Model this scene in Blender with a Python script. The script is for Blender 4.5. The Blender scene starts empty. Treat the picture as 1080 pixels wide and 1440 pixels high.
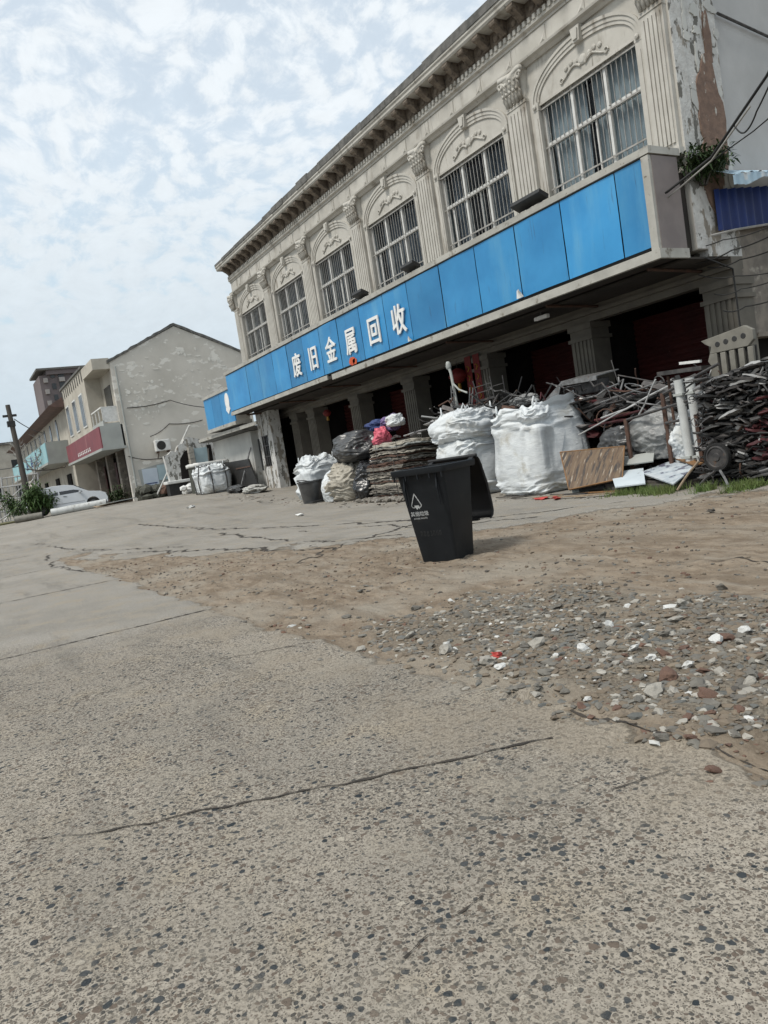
import bpy, math, random
from mathutils import Vector, Matrix, Euler, noise
R = math.radians
PI = math.pi
S = bpy.context.scene
COL = S.collection

# ------------------------------------------------------------------ camera
cam_data = bpy.data.cameras.new("camera")
cam = bpy.data.objects.new("camera", cam_data)
COL.objects.link(cam)
cam_data.sensor_fit = 'VERTICAL'
cam_data.sensor_height = 36.0
cam_data.lens = 36.0 * 1060.0 / 1440.0
cam_data.clip_start = 0.05
cam_data.clip_end = 3000.0
_cx = Vector((0.50604105, 0.84859739, -0.15428845))
_cy = Vector((0.01464427, 0.1704041, 0.98526544))
_cz = Vector((0.86238507, -0.5008442, 0.07380438))
cam.matrix_world = Matrix(((_cx.x, _cy.x, _cz.x, 0.0), (_cx.y, _cy.y, _cz.y, 0.0),
                           (_cx.z, _cy.z, _cz.z, 1.16), (0, 0, 0, 1)))
S.camera = cam

# ------------------------------------------------------------------ sky, sun, exposure
SUN_EL, SUN_AZ = R(56), R(172)          # azimuth clockwise from +Y
W = bpy.data.worlds.new("World")
S.world = W
W.use_nodes = True
wt = W.node_tree
wt.nodes.clear()
def wn(t, **k):
    n = wt.nodes.new(t)
    for a, b in k.items(): setattr(n, a, b)
    return n
sky = wn('ShaderNodeTexSky', sky_type='NISHITA', sun_disc=False, sun_elevation=SUN_EL, sun_rotation=SUN_AZ,
         air_density=1.0, dust_density=2.5, ozone_density=1.0)
tc = wn('ShaderNodeTexCoord')
sep = wn('ShaderNodeSeparateXYZ')
wt.links.new(tc.outputs['Generated'], sep.inputs[0])
def wm(op, a, b=None, clamp=False):
    n = wn('ShaderNodeMath', operation=op, use_clamp=clamp)
    for i, v in enumerate((a, b)):
        if v is None: continue
        if isinstance(v, (int, float)): n.inputs[i].default_value = v
        else: wt.links.new(v, n.inputs[i])
    return n.outputs[0]
zz = wm('ADD', wm('MAXIMUM', sep.outputs[2], -0.1), 0.42)
cmb = wn('ShaderNodeCombineXYZ')
wt.links.new(wm('DIVIDE', sep.outputs[0], zz), cmb.inputs[0])
wt.links.new(wm('DIVIDE', sep.outputs[1], zz), cmb.inputs[1])
def wnoise(scale, detail, rough, dist=0.0, vec=None):
    n = wn('ShaderNodeTexNoise')
    n.inputs['Scale'].default_value = scale
    n.inputs['Detail'].default_value = detail
    n.inputs['Roughness'].default_value = rough
    n.inputs['Distortion'].default_value = dist
    wt.links.new(vec or cmb.outputs[0], n.inputs['Vector'])
    return n
big = wnoise(2.2, 5, 0.55, 0.3)
warp = wnoise(3.0, 3, 0.6)
vadd = wn('ShaderNodeVectorMath', operation='MULTIPLY_ADD')
wt.links.new(warp.outputs['Color'], vadd.inputs[0])
vadd.inputs[1].default_value = (0.16, 0.16, 0.0)
wt.links.new(cmb.outputs[0], vadd.inputs[2])
vor = wn('ShaderNodeTexVoronoi', feature='SMOOTH_F1')
vor.inputs['Scale'].default_value = 30.0
vor.inputs['Smoothness'].default_value = 0.7
wt.links.new(vadd.outputs[0], vor.inputs['Vector'])
fine = wnoise(24.0, 8, 0.66, 0.1, vadd.outputs[0])
m1 = wm('SUBTRACT', wm('MULTIPLY_ADD' if False else 'ADD', wm('MULTIPLY', fine.outputs[0], 1.3), wm('MULTIPLY', big.outputs[0], 0.40)), wm('MULTIPLY', vor.outputs['Distance'], 0.65))
low = wm('MULTIPLY', wm('SUBTRACT', 0.40, sep.outputs[2], True), 1.6)       # thicker veil low down
mr = wn('ShaderNodeMapRange', interpolation_type='SMOOTHSTEP')
wt.links.new(wm('ADD', m1, low), mr.inputs['Value'])
mr.inputs['From Min'].default_value = 0.36
mr.inputs['From Max'].default_value = 0.74
mr.inputs['To Min'].default_value = 0.62
mr.inputs['To Max'].default_value = 1.0
shade = wn('ShaderNodeMapRange')
wt.links.new(sep.outputs[2], shade.inputs['Value'])
shade.inputs['From Min'].default_value = 0.0
shade.inputs['From Max'].default_value = 0.40
cl = wn('ShaderNodeMix', data_type='RGBA')
wt.links.new(shade.outputs[0], cl.inputs['Factor'])
cl.inputs[6].default_value = (4.1, 5.0, 5.65, 1)       # hazy cloud near the horizon
cl.inputs[7].default_value = (6.7, 7.15, 7.5, 1)       # bright cloud overhead
tex2 = wn('ShaderNodeMix', data_type='RGBA', blend_type='MULTIPLY')
tex2.inputs['Factor'].default_value = 0.25
wt.links.new(cl.outputs[2], tex2.inputs[6])
cr = wn('ShaderNodeMapRange')
wt.links.new(fine.outputs[0], cr.inputs['Value'])
cr.inputs['From Min'].default_value = 0.3
cr.inputs['From Max'].default_value = 0.65
cr.inputs['To Min'].default_value = 0.72
wt.links.new(cr.outputs[0], tex2.inputs[7])
blue = wn('ShaderNodeMix', data_type='RGBA', blend_type='MULTIPLY')
blue.inputs['Factor'].default_value = 1.0
wt.links.new(sky.outputs[0], blue.inputs[6])
blue.inputs[7].default_value = (1.75, 1.85, 1.6, 1)
mx = wn('ShaderNodeMix', data_type='RGBA')
wt.links.new(mr.outputs[0], mx.inputs['Factor'])
wt.links.new(blue.outputs[2], mx.inputs[6])
wt.links.new(tex2.outputs[2], mx.inputs[7])
bg = wn('ShaderNodeBackground')
bg.inputs['Strength'].default_value = 0.085
wt.links.new(mx.outputs[2], bg.inputs['Color'])
wo = wn('ShaderNodeOutputWorld')
wt.links.new(bg.outputs[0], wo.inputs['Surface'])

sun_d = bpy.data.lights.new("sun", 'SUN')
sun_d.energy = 1.7
sun_d.angle = R(12)
sun_d.color = (1.0, 0.95, 0.88)
sun = bpy.data.objects.new("sun", sun_d)
COL.objects.link(sun)
_sd = Vector((math.sin(SUN_AZ) * math.cos(SUN_EL), math.cos(SUN_AZ) * math.cos(SUN_EL), math.sin(SUN_EL)))
sun.rotation_euler = _sd.to_track_quat('Z', 'Y').to_euler()
sun.location = (0, 0, 30)
S.view_settings.view_transform = 'Standard'
S.view_settings.look = 'None'
S.view_settings.gamma = 1.0
S.view_settings.use_curve_mapping = False
S.view_settings.exposure = 0.65
S.cycles.max_bounces = 6

# ------------------------------------------------------------------ materials
def new_mat(name):
    m = bpy.data.materials.new(name)
    m.use_nodes = True
    nt = m.node_tree
    return m, nt, nt.nodes['Principled BSDF']
def rgba(c): return (c[0], c[1], c[2], 1.0)
def mk(nt, t, **k):
    n = nt.nodes.new(t)
    for a, b in k.items(): setattr(n, a, b)
    return n
def nnoise(nt, vec, scale, detail=5, rough=0.55, stretch=None, dist=0.0):
    if stretch:
        mp = mk(nt, 'ShaderNodeMapping')
        mp.inputs['Scale'].default_value = stretch
        nt.links.new(vec, mp.inputs[0]); vec = mp.outputs[0]
    n = mk(nt, 'ShaderNodeTexNoise')
    n.inputs['Scale'].default_value = scale
    n.inputs['Detail'].default_value = detail
    n.inputs['Roughness'].default_value = rough
    n.inputs['Distortion'].default_value = dist
    nt.links.new(vec, n.inputs['Vector'])
    return n.outputs[0]
def nrange(nt, v, a, b, c=0.0, d=1.0, smooth=True):
    n = mk(nt, 'ShaderNodeMapRange')
    if smooth: n.interpolation_type = 'SMOOTHSTEP'
    nt.links.new(v, n.inputs[0])
    for i, x in enumerate((a, b, c, d)): n.inputs[i + 1].default_value = x
    return n.outputs[0]
def nmix(nt, f, a, b, bt='MIX'):
    n = mk(nt, 'ShaderNodeMix', data_type='RGBA', blend_type=bt)
    for s, v in ((0, f), (6, a), (7, b)):
        if isinstance(v, (int, float)): n.inputs[s].default_value = v
        elif isinstance(v, (tuple, list)): n.inputs[s].default_value = rgba(v)
        else: nt.links.new(v, n.inputs[s])
    return n.outputs[2]
def nmath(nt, op, a, b=None, clamp=False):
    n = mk(nt, 'ShaderNodeMath', operation=op, use_clamp=clamp)
    for i, v in enumerate((a, b)):
        if v is None: continue
        if isinstance(v, (int, float)): n.inputs[i].default_value = v
        else: nt.links.new(v, n.inputs[i])
    return n.outputs[0]
def nbump(nt, p, h, strength, dist):
    b = mk(nt, 'ShaderNodeBump')
    b.inputs['Strength'].default_value = strength
    b.inputs['Distance'].default_value = dist
    nt.links.new(h, b.inputs['Height'])
    nt.links.new(b.outputs[0], p.inputs['Normal'])

def mat(name, c1, c2=None, scale=4.0, rough=0.8, metal=0.0, bump=0.0, bscale=30.0, bdist=0.01, stretch=None,
        c3=None, s3=3.0, t3=(0.55, 0.6), st3=None, c4=None, s4=20.0, t4=(0.6, 0.66), st4=None, spec=0.4, world=False, rvar=0.0):
    """base c1..c2 by broad noise, c3 as patches with an edge, c4 as finer specks or streaks"""
    m, nt, p = new_mat(name)
    if world:
        vec = mk(nt, 'ShaderNodeNewGeometry').outputs['Position']
    else:
        vec = mk(nt, 'ShaderNodeTexCoord').outputs['Object']
    c2 = c2 or tuple(x * 0.75 for x in c1)
    col = nmix(nt, nrange(nt, nnoise(nt, vec, scale, 6, 0.6, stretch), 0.3, 0.7), c1, c2)
    if c3: col = nmix(nt, nrange(nt, nnoise(nt, vec, s3, 8, 0.62, st3), *t3), col, c3)
    if c4: col = nmix(nt, nrange(nt, nnoise(nt, vec, s4, 6, 0.6, st4), *t4), col, c4)
    if rvar:
        oi = mk(nt, 'ShaderNodeObjectInfo')
        col = nmix(nt, 1.0, col, nmix(nt, oi.outputs['Random'], (1 - rvar,) * 3, (1 + rvar * .6,) * 3), 'MULTIPLY')
    nt.links.new(col, p.inputs['Base Color'])
    p.inputs['Roughness'].default_value = rough
    p.inputs['Metallic'].default_value = metal
    p.inputs['Specular IOR Level'].default_value = spec
    if bump: nbump(nt, p, nnoise(nt, vec, bscale, 6, 0.6, stretch), bump, bdist)
    return m

M = {}
M['stucco'] = mat('cream_stucco', (.50, .482, .44), (.395, .378, .34), 1.6, .85, bump=.25, bscale=60, c3=(.22, .195, .16), s3=2.2, t3=(.54, .72), st3=(1, 1, .35), c4=(.12, .105, .085), s4=7, t4=(.60, .78), st4=(1.6, 1, .14))
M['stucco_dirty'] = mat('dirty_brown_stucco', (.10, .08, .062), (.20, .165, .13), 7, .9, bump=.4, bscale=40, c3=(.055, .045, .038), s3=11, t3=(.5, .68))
M['roof_dark'] = mat('dark_roof_edge', (.075, .075, .07), (.16, .155, .145), 5, .9, bump=.4, bscale=20)
M['side_plaster'] = mat('grey_side_plaster', (.44, .44, .435), (.37, .37, .365), .9, .9, bump=.12, bscale=40, c3=(.2, .2, .19), s3=1.3, t3=(.66, .8), st3=(1, 1, .3))
M['peeling'] = mat('peeling_plaster', (.56, .56, .54), (.44, .43, .41), 6, .9, bump=.6, bscale=18, bdist=.03, c3=(.15, .145, .13), s3=4.5, t3=(.535, .565), st3=(1, 1, .55), c4=(.24, .215, .18), s4=2.6, t4=(.57, .60), st4=(1, 1, .4))
M['brick_core'] = mat('exposed_brick_render', (.21, .14, .105), (.14, .095, .075), 7, .95, bump=.5, bscale=22, bdist=.02, c3=(.42, .40, .36), s3=6, t3=(.6, .64), st3=(1, 1, .4))
M['mottled'] = mat('mottled_dark_plaster', (.24, .21, .175), (.13, .115, .10), 2.6, .9, bump=.3, bscale=15, c3=(.36, .33, .28), s3=3.2, t3=(.56, .7), c4=(.07, .06, .055), s4=6, t4=(.6, .75))
M['gable'] = mat('gable_cement_plaster', (.58, .55, .495), (.46, .435, .385), .35, .9, bump=.2, bscale=8, c3=(.68, .655, .60), s3=1.7, t3=(.565, .60), st3=(1, .6, 1.2), c4=(.5, .49, .45), s4=1.5, t4=(.66, .68))
M['gable_pale'] = mat('pale_gable_undercoat', (.70, .68, .625), (.58, .56, .51), 2, .9)
M['house_cream'] = mat('weathered_cream_wall', (.47, .44, .38), (.36, .33, .28), .9, .9, c3=(.25, .22, .18), s3=1.2, t3=(.6, .72), st3=(1, 1, .4))
M['white_plaster'] = mat('white_washed_plaster', (.52, .52, .49), (.42, .42, .40), 1.2, .85, c3=(.28, .27, .24), s3=2.4, t3=(.62, .68), bump=.2, bscale=12)
M['column_stone'] = mat('ground_floor_column', (.155, .142, .118), (.11, .10, .084), 2.0, .85, bump=.2, bscale=30, c3=(.15, .135, .11), s3=3, t3=(.6, .75), st3=(1, 1, .3))  # darkened well below the stucco: arcade shade put into the colour
M['dark_inside'] = mat('dark_interior', (.022, .019, .018), (.012, .011, .011), 2, .95, spec=.1)  # near-black colour carries the darkness indoors
M['soffit'] = mat('shaded_soffit', (.05, .043, .037), (.028, .025, .022), 1.5, .9)  # shade under the canopy is put into this dark colour
M['red_shutter'] = mat('dark_red_shutter', (.060, .012, .010), (.035, .008, .007), 1.5, .6, spec=.25, c4=(.12, .06, .05), s4=5, t4=(.72, .75))
M['sign_blue'] = mat('blue_sign_panel', (.038, .25, .51), (.025, .195, .43), .8, .45, spec=.4, c3=(.075, .28, .49), s3=1.0, t3=(.5, .72), st3=(1.3, 1, .25), c4=(.035, .10, .19), s4=3, t4=(.60, .78), st4=(4, 1, .35), rvar=.22)
M['sign_frame'] = mat('pale_metal_sign_frame', (.42, .41, .37), (.31, .30, .27), 2, .6, c3=(.15, .13, .10), s3=3.5, t3=(.56, .70), c4=(.10, .075, .05), s4=9, t4=(.64, .72))
M['sign_cap'] = mat('mauve_grey_sheet', (.21, .18, .17), (.17, .145, .14), 2, .6)
M['white_paint'] = mat('white_lettering', (.78, .78, .76), (.68, .68, .66), 5, .5)
M['aluminium'] = mat('white_window_frame', (.66, .66, .64), (.55, .55, .53), 5, .5)
M['bar_steel'] = mat('pale_window_bars', (.36, .35, .33), (.22, .21, .19), 8, .55, c4=(.22, .13, .07), s4=25, t4=(.62, .7))
M['curtain'] = mat('pale_curtain', (.84, .86, .86), (.72, .75, .77), 1.5, .9, stretch=(3, 3, .3))
M['curtain_dark'] = mat('dim_grey_curtain', (.27, .29, .33), (.14, .155, .18), 1.3, .9, stretch=(3, 3, .3))
M['black_metal'] = mat('black_painted_metal', (.018, .018, .019), (.03, .029, .027), 6, .5)
M['bin'] = mat('charcoal_bin_plastic', (.0070, .0088, .0110), (.0115, .0135, .016), 3.5, .5, spec=.25, bump=.06, bscale=90, c3=(.024, .024, .023), s3=7, t3=(.62, .85), st3=(1, 1, .5), c4=(.06, .053, .043), s4=4, t4=(.60, .84))
M['bin_in'] = mat('black_bin_lid', (.007, .007, .008), (.011, .011, .012), 4, .55, spec=.3)
M['bin_mark'] = mat('faded_white_print', (.46, .47, .47), (.33, .34, .34), 40, .7)
M['bin_smudge'] = mat('worn_grey_print', (.026, .027, .028), (.018, .019, .021), 30, .7)
M['fibc'] = mat('white_woven_bag', (.62, .645, .65), (.51, .535, .55), 3, .6, bump=.4, bscale=5.5, bdist=.04, stretch=(1, 1, 2.6), c3=(.37, .355, .31), s3=1.8, t3=(.54, .74), c4=(.22, .2, .165), s4=4, t4=(.68, .8))
M['fibc_old'] = mat('soiled_woven_bag', (.50, .50, .47), (.36, .355, .33), 3, .7, bump=.3, bscale=16, bdist=.02, c3=(.23, .215, .19), s3=3, t3=(.56, .74))
M['bag_grey'] = mat('grey_plastic_sack', (.035, .035, .036), (.065, .065, .064), 4, .32, spec=.6, bump=.4, bscale=14, bdist=.02)
M['bag_black'] = mat('black_plastic_sack', (.010, .010, .011), (.018, .018, .019), 5, .25, spec=.6, bump=.4, bscale=14, bdist=.02)
M['bag_beige'] = mat('beige_woven_sack', (.40, .37, .31), (.28, .26, .22), 4, .8, bump=.3, bscale=18, bdist=.02)
M['film_grey'] = mat('dull_plastic_film', (.27, .275, .27), (.15, .15, .148), 6, .35, bump=.5, bscale=12, bdist=.03)
M['cardboard'] = mat('weathered_sheet_layers', (.22, .20, .172), (.115, .105, .09), 8, .85, bump=.5, bscale=25, bdist=.015, c3=(.42, .41, .39), s3=6, t3=(.6, .68), c4=(.06, .055, .05), s4=12, t4=(.64, .7), stretch=(1, 1, 4))
M['steel_dark'] = mat('dark_scrap_steel', (.035, .033, .034), (.09, .085, .082), 7, .5, metal=.3, c4=(.12, .07, .045), s4=14, t4=(.6, .72))
M['steel_grey'] = mat('grey_scrap_steel', (.25, .25, .25), (.12, .118, .115), 7, .45, metal=.45, c4=(.15, .09, .055), s4=12, t4=(.62, .72))
M['steel_pale'] = mat('pale_scrap_metal', (.52, .52, .51), (.33, .33, .325), 6, .45, metal=.2)
M['steel_red'] = mat('dull_red_painted_steel', (.085, .02, .022), (.05, .014, .016), 6, .5, c4=(.05, .03, .028), s4=12, t4=(.6, .7))
M['rust'] = mat('rusty_iron', (.11, .06, .042), (.06, .038, .03), 8, .85)
M['pvc'] = mat('white_plastic_pipe', (.52, .53, .52), (.42, .43, .42), 3, .45, c3=(.2, .185, .16), s3=3, t3=(.55, .75), st3=(1, 1, .5))
M['panel_cream'] = mat('cream_moulded_plastic', (.20, .19, .162), (.14, .132, .112), 4, .6, c3=(.15, .135, .11), s3=4, t3=(.6, .78))
M['woodgrain'] = mat('brown_wood_grain', (.085, .05, .028), (.155, .108, .066), 2.2, .5, stretch=(8, .9, 8), c3=(.035, .028, .024), s3=2.4, t3=(.50, .60), st3=(6, .7, 6), c4=(.29, .245, .19), s4=3.2, t4=(.58, .66), st4=(7, .8, 7))
M['wood_orange'] = mat('bare_timber_edge', (.24, .125, .05), (.15, .085, .04), 8, .7)
M['board_white'] = mat('white_laminate_board', (.62, .68, .72), (.50, .56, .60), 1.2, .35, c3=(.22, .21, .22), s3=2.2, t3=(.62, .66))
M['board_marble'] = mat('broken_patterned_board', (.55, .58, .60), (.33, .39, .44), 4, .35, c3=(.12, .12, .16), s3=4, t3=(.56, .6), c4=(.6, .6, .6), s4=7, t4=(.66, .7))
M['car_paint'] = mat('silver_white_car_paint', (.56, .58, .60), (.52, .54, .56), 1, .25, spec=.6, metal=.15)
M['car_glass'] = mat('dark_car_glass', (.008, .010, .014), (.012, .014, .018), 1, .08, spec=.7)
M['rubber'] = mat('black_rubber', (.012, .012, .012), (.02, .02, .02), 5, .8)
M['red_sign'] = mat('faded_maroon_sign', (.21, .050, .060), (.16, .04, .05), 1, .6, c3=(.29, .13, .13), s3=1.2, t3=(.55, .75), st3=(1, 1, .3))
M['cyan_sign'] = mat('pale_turquoise_sign', (.27, .47, .50), (.22, .40, .44), .6, .6, c3=(.36, .50, .50), s3=.8, t3=(.55, .7))
M['grey_sheet'] = mat('weathered_pale_sheet', (.36, .375, .355), (.30, .31, .295), 1, .7)
M['roof_tile'] = mat('brown_roof_tiles', (.16, .10, .085), (.10, .068, .06), 3, .85)
M['tower'] = mat('dark_brown_tower', (.17, .145, .145), (.13, .11, .11), .05, .9, spec=.2)
M['tower_pale'] = mat('pale_tower_balcony', (.34, .32, .30), (.27, .25, .24), .1, .9)
M['glass_dark'] = mat('dark_window_glass', (.025, .028, .03), (.04, .043, .045), 1, .2, spec=.5)
M['leaf'] = mat('bush_leaves', (.038, .075, .018), (.065, .115, .03), 2.5, .6, rvar=.25, c4=(.10, .12, .04), s4=7, t4=(.6, .7))
M['leaf_dark'] = mat('fern_leaves', (.022, .045, .013), (.04, .07, .02), 4, .6, c4=(.10, .075, .03), s4=9, t4=(.62, .68))
M['grass'] = mat('grass_blades', (.07, .12, .025), (.12, .15, .045), 3, .7)
M['wood_dark'] = mat('dark_timber_pole', (.055, .05, .043), (.09, .08, .07), 3, .9, stretch=(4, 4, .4))
M['awning_blue'] = mat('shaded_blue_sheet', (.006, .026, .15), (.005, .018, .10), 2, .5)  # darkened blue: the awning's shade on the panel is in the colour
M['awning_pale'] = mat('lit_awning_edge', (.38, .50, .58), (.28, .40, .50), 2, .6, c3=(.55, .57, .57), s3=3, t3=(.55, .68))  # pale tone paints the daylight caught by the valance
M['cable'] = mat('black_cable', (.012, .012, .012), (.02, .02, .02), 5, .6)
M['cable_pale'] = mat('pale_cable', (.33, .32, .30), (.25, .24, .22), 5, .6)
M['red_cloth'] = mat('red_lantern_paper', (.17, .014, .012), (.11, .010, .010), 4, .7)
M['gold'] = mat('gold_print', (.34, .18, .02), (.24, .12, .02), 8, .6)
M['pink'] = mat('pink_plastic', (.62, .13, .18), (.5, .1, .14), 6, .5)
M['purple'] = mat('purple_cloth', (.19, .13, .26), (.10, .08, .18), 7, .8)
M['navy'] = mat('navy_cloth', (.03, .05, .15), (.05, .07, .17), 7, .8)
M['foam'] = mat('white_foam', (.68, .68, .66), (.55, .55, .53), 6, .8)
M['light_blue'] = mat('pale_blue_door', (.36, .46, .49), (.30, .39, .42), 2, .6)
M['notice'] = mat('pale_blue_notice', (.50, .56, .62), (.44, .50, .57), 2, .5)
M['dark_green'] = mat('dark_olive_cabinet', (.045, .047, .036), (.07, .07, .055), 4, .7, c4=(.12, .11, .09), s4=8, t4=(.6, .7))
M['brick'] = mat('broken_brick', (.15, .088, .062), (.10, .062, .048), 9, .9, bump=.4, bscale=30)
M['rock'] = mat('grey_rubble', (.175, .165, .142), (.11, .102, .09), 9, .9, bump=.4, bscale=40)
M['rock_pale'] = mat('pale_rubble', (.36, .34, .30), (.26, .245, .215), 9, .9, bump=.4, bscale=40)
M['rock_slate'] = mat('slate_rubble', (.085, .088, .083), (.13, .13, .12), 9, .85, bump=.4, bscale=40)
M['rock_tan'] = mat('soil_coated_rubble', (.19, .155, .115), (.13, .105, .08), 9, .95, bump=.4, bscale=40)
M['chalk'] = mat('white_plaster_chunk', (.60, .60, .58), (.44, .44, .42), 9, .85, bump=.3, bscale=40)
M['crack'] = mat('soil_filled_joint', (.055, .046, .037), (.03, .026, .022), 9, .95)
M['litter_red'] = mat('red_litter', (.42, .05, .04), (.3, .04, .035), 9, .6)
M['litter_tan'] = mat('splintered_timber', (.30, .235, .165), (.2, .15, .105), 9, .85)
M['orange_paper'] = mat('orange_red_sticker', (.55, .12, .03), (.45, .06, .03), 9, .7)

# glass that lets the curtain show and mirrors the sky
def glass_mat():
    m, nt, p = new_mat('window_glass')
    p.inputs['Base Color'].default_value = (.02, .025, .03, 1)
    p.inputs['Roughness'].default_value = .08
    tr = mk(nt, 'ShaderNodeBsdfTransparent')
    tr.inputs[0].default_value = (.82, .86, .88, 1)
    mxs = mk(nt, 'ShaderNodeMixShader')
    mxs.inputs[0].default_value = .18
    nt.links.new(tr.outputs[0], mxs.inputs[1])
    nt.links.new(p.outputs[0], mxs.inputs[2])
    nt.links.new(mxs.outputs[0], nt.nodes['Material Output'].inputs[0])
    return m
M['glass'] = glass_mat()

# ------------------------------------------------------------------ mesh building
class MB:
    def __init__(s): s.v, s.f, s.mi, s.cur = [], [], [], 0
    def add(s, vs, fs):
        o = len(s.v)
        s.v += [tuple(p) for p in vs]
        s.f += [tuple(i + o for i in f) for f in fs]
        s.mi += [s.cur] * len(fs)
        return s
    def box(s, x0, x1, y0, y1, z0, z1, mtx=None):
        vs = [Vector((x, y, z)) for z in (z0, z1) for y in (y0, y1) for x in (x0, x1)]
        if mtx: vs = [mtx @ p for p in vs]
        return s.add(vs, [(0, 2, 3, 1), (4, 5, 7, 6), (0, 1, 5, 4), (2, 6, 7, 3), (0, 4, 6, 2), (1, 3, 7, 5)])
    def cbox(s, c, d, rot=(0, 0, 0)):
        m = Matrix.Translation(c) @ Euler(rot).to_matrix().to_4x4()
        return s.box(-d[0] / 2, d[0] / 2, -d[1] / 2, d[1] / 2, -d[2] / 2, d[2] / 2, m)
    def tube(s, pts, r, n=8, r2=None, cap=True):
        pts = [Vector(p) for p in pts]
        k = len(pts); vs = []; fs = []
        up = None
        for i, p in enumerate(pts):
            t = (pts[min(i + 1, k - 1)] - pts[max(i - 1, 0)]).normalized()
            if up is None: up = Vector((0, 0, 1)) if abs(t.z) < .9 else Vector((1, 0, 0))
            a = t.cross(up).normalized(); b = a.cross(t).normalized(); up = b
            rr = r if r2 is None else r + (r2 - r) * i / (k - 1)
            for j in range(n):
                th = 2 * PI * j / n
                vs.append(p + (a * math.cos(th) + b * math.sin(th)) * rr)
        for i in range(k - 1):
            for j in range(n):
                fs.append((i * n + j, i * n + (j + 1) % n, (i + 1) * n + (j + 1) % n, (i + 1) * n + j))
        if cap:
            fs.append(tuple(range(n - 1, -1, -1))); fs.append(tuple(range((k - 1) * n, k * n)))
        return s.add(vs, fs)
    def prism(s, poly, axis, a, b):
        """polygon in the two other axes (in xyz order), extruded along axis from a to b"""
        n = len(poly); vs = []
        for w in (a, b):
            for (p, q) in poly:
                vs.append({'x': (w, p, q), 'y': (p, w, q), 'z': (p, q, w)}[axis])
        fs = [tuple(range(n)), tuple(range(2 * n - 1, n - 1, -1))]
        fs += [(i, i + n, (i + 1) % n + n, (i + 1) % n) for i in range(n)]
        return s.add(vs, fs)
    def grid(s, fn, nu, nv, close_u=False, double=False):
        vs = [fn(i / (nu if close_u else nu - 1), j / (nv - 1)) for j in range(nv) for i in range(nu)]
        fs = []
        for j in range(nv - 1):
            for i in range(nu if close_u else nu - 1):
                i2 = (i + 1) % nu
                fs.append((j * nu + i, j * nu + i2, (j + 1) * nu + i2, (j + 1) * nu + i))
        return s.add(vs, fs)
    def lathe(s, prof, c=(0, 0, 0), n=20, axis='z'):
        def fn(u, v):
            k = v * (len(prof) - 1); r, z = prof[int(round(k))]
            a = 2 * PI * u
            p = (r * math.cos(a), r * math.sin(a), z)
            if axis == 'y': p = (p[0], p[2], p[1])
            if axis == 'x': p = (p[2], p[0], p[1])
            return Vector(c) + Vector(p)
        return s.grid(fn, n, len(prof), close_u=True)
    def subbox(s, w, d, h, nx, ny, nz, fn):
        """surface of a subdivided box centred in x,y standing on z=0, each point passed through fn"""
        idx = {}; vs = []; fs = []
        def vid(i, j, k):
            key = (i, j, k)
            if key not in idx:
                idx[key] = len(vs)
                vs.append(fn(Vector((w * (i / nx - .5), d * (j / ny - .5), h * k / nz))))
            return idx[key]
        for i in range(nx):
            for j in range(ny):
                fs.append((vid(i, j, 0), vid(i, j + 1, 0), vid(i + 1, j + 1, 0), vid(i + 1, j, 0)))
                fs.append((vid(i, j, nz), vid(i + 1, j, nz), vid(i + 1, j + 1, nz), vid(i, j + 1, nz)))
        for i in range(nx):
            for k in range(nz):
                fs.append((vid(i, 0, k), vid(i + 1, 0, k), vid(i + 1, 0, k + 1), vid(i, 0, k + 1)))
                fs.append((vid(i, ny, k), vid(i, ny, k + 1), vid(i + 1, ny, k + 1), vid(i + 1, ny, k)))
        for j in range(ny):
            for k in range(nz):
                fs.append((vid(0, j, k), vid(0, j, k + 1), vid(0, j + 1, k + 1), vid(0, j + 1, k)))
                fs.append((vid(nx, j, k), vid(nx, j + 1, k), vid(nx, j + 1, k + 1), vid(nx, j, k + 1)))
        return s.add(vs, fs)
    def mesh(s, name, mats, smooth=False, off=(0, 0, 0)):
        me = bpy.data.meshes.new(name)
        o = Vector(off)
        me.from_pydata([Vector(p) - o for p in s.v], [], s.f)
        for m in (mats if isinstance(mats, (list, tuple)) else [mats]): me.materials.append(m)
        if any(s.mi): me.polygons.foreach_set('material_index', s.mi)
        if smooth is True: me.polygons.foreach_set('use_smooth', [True] * len(s.f))
        me.update()
        return me
    def build(s, name, mats, parent=None, smooth=False, bevel=0.0, loc=None, **props):
        """world-space verts; with a parent the mesh is stored relative to it"""
        off = Vector(parent.matrix_world.translation) if parent else Vector(loc or (0, 0, 0))
        if parent: off = WLOC[parent.name]
        me = s.mesh(name, mats, smooth is True, off)
        o = bpy.data.objects.new(name, me)
        COL.objects.link(o)
        if parent: o.parent = parent
        elif loc: o.location = loc
        WLOC[o.name] = Vector(off)
        if bevel:
            b = o.modifiers.new('bevel', 'BEVEL'); b.width = bevel; b.segments = 2; b.limit_method = 'ANGLE'
        if smooth == 'auto':
            me.polygons.foreach_set('use_smooth', [True] * len(me.polygons))
            es = o.modifiers.new('split', 'EDGE_SPLIT'); es.split_angle = R(38)
        for k, v in props.items(): o[k] = v
        return o
WLOC = {}
def empty(name, loc, label, cat, group=None, rz=0.0):
    o = bpy.data.objects.new(name, None)
    o.empty_display_size = .2
    COL.objects.link(o)
    o.location = loc; o.rotation_euler = (0, 0, rz)
    o['label'] = label; o['category'] = cat
    if group: o['group'] = group
    WLOC[o.name] = Vector(loc)
    return o
def tag(o, label, cat, group=None):
    o['label'] = label; o['category'] = cat
    if group: o['group'] = group
    return o
def copy_tree(o, parent=None):
    c = o.copy(); COL.objects.link(c)
    if parent: c.parent = parent
    for ch in o.children: copy_tree(ch, c)
    return c
def N(x, y=0.0, z=0.0): return noise.noise(Vector((x, y, z)))
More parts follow.
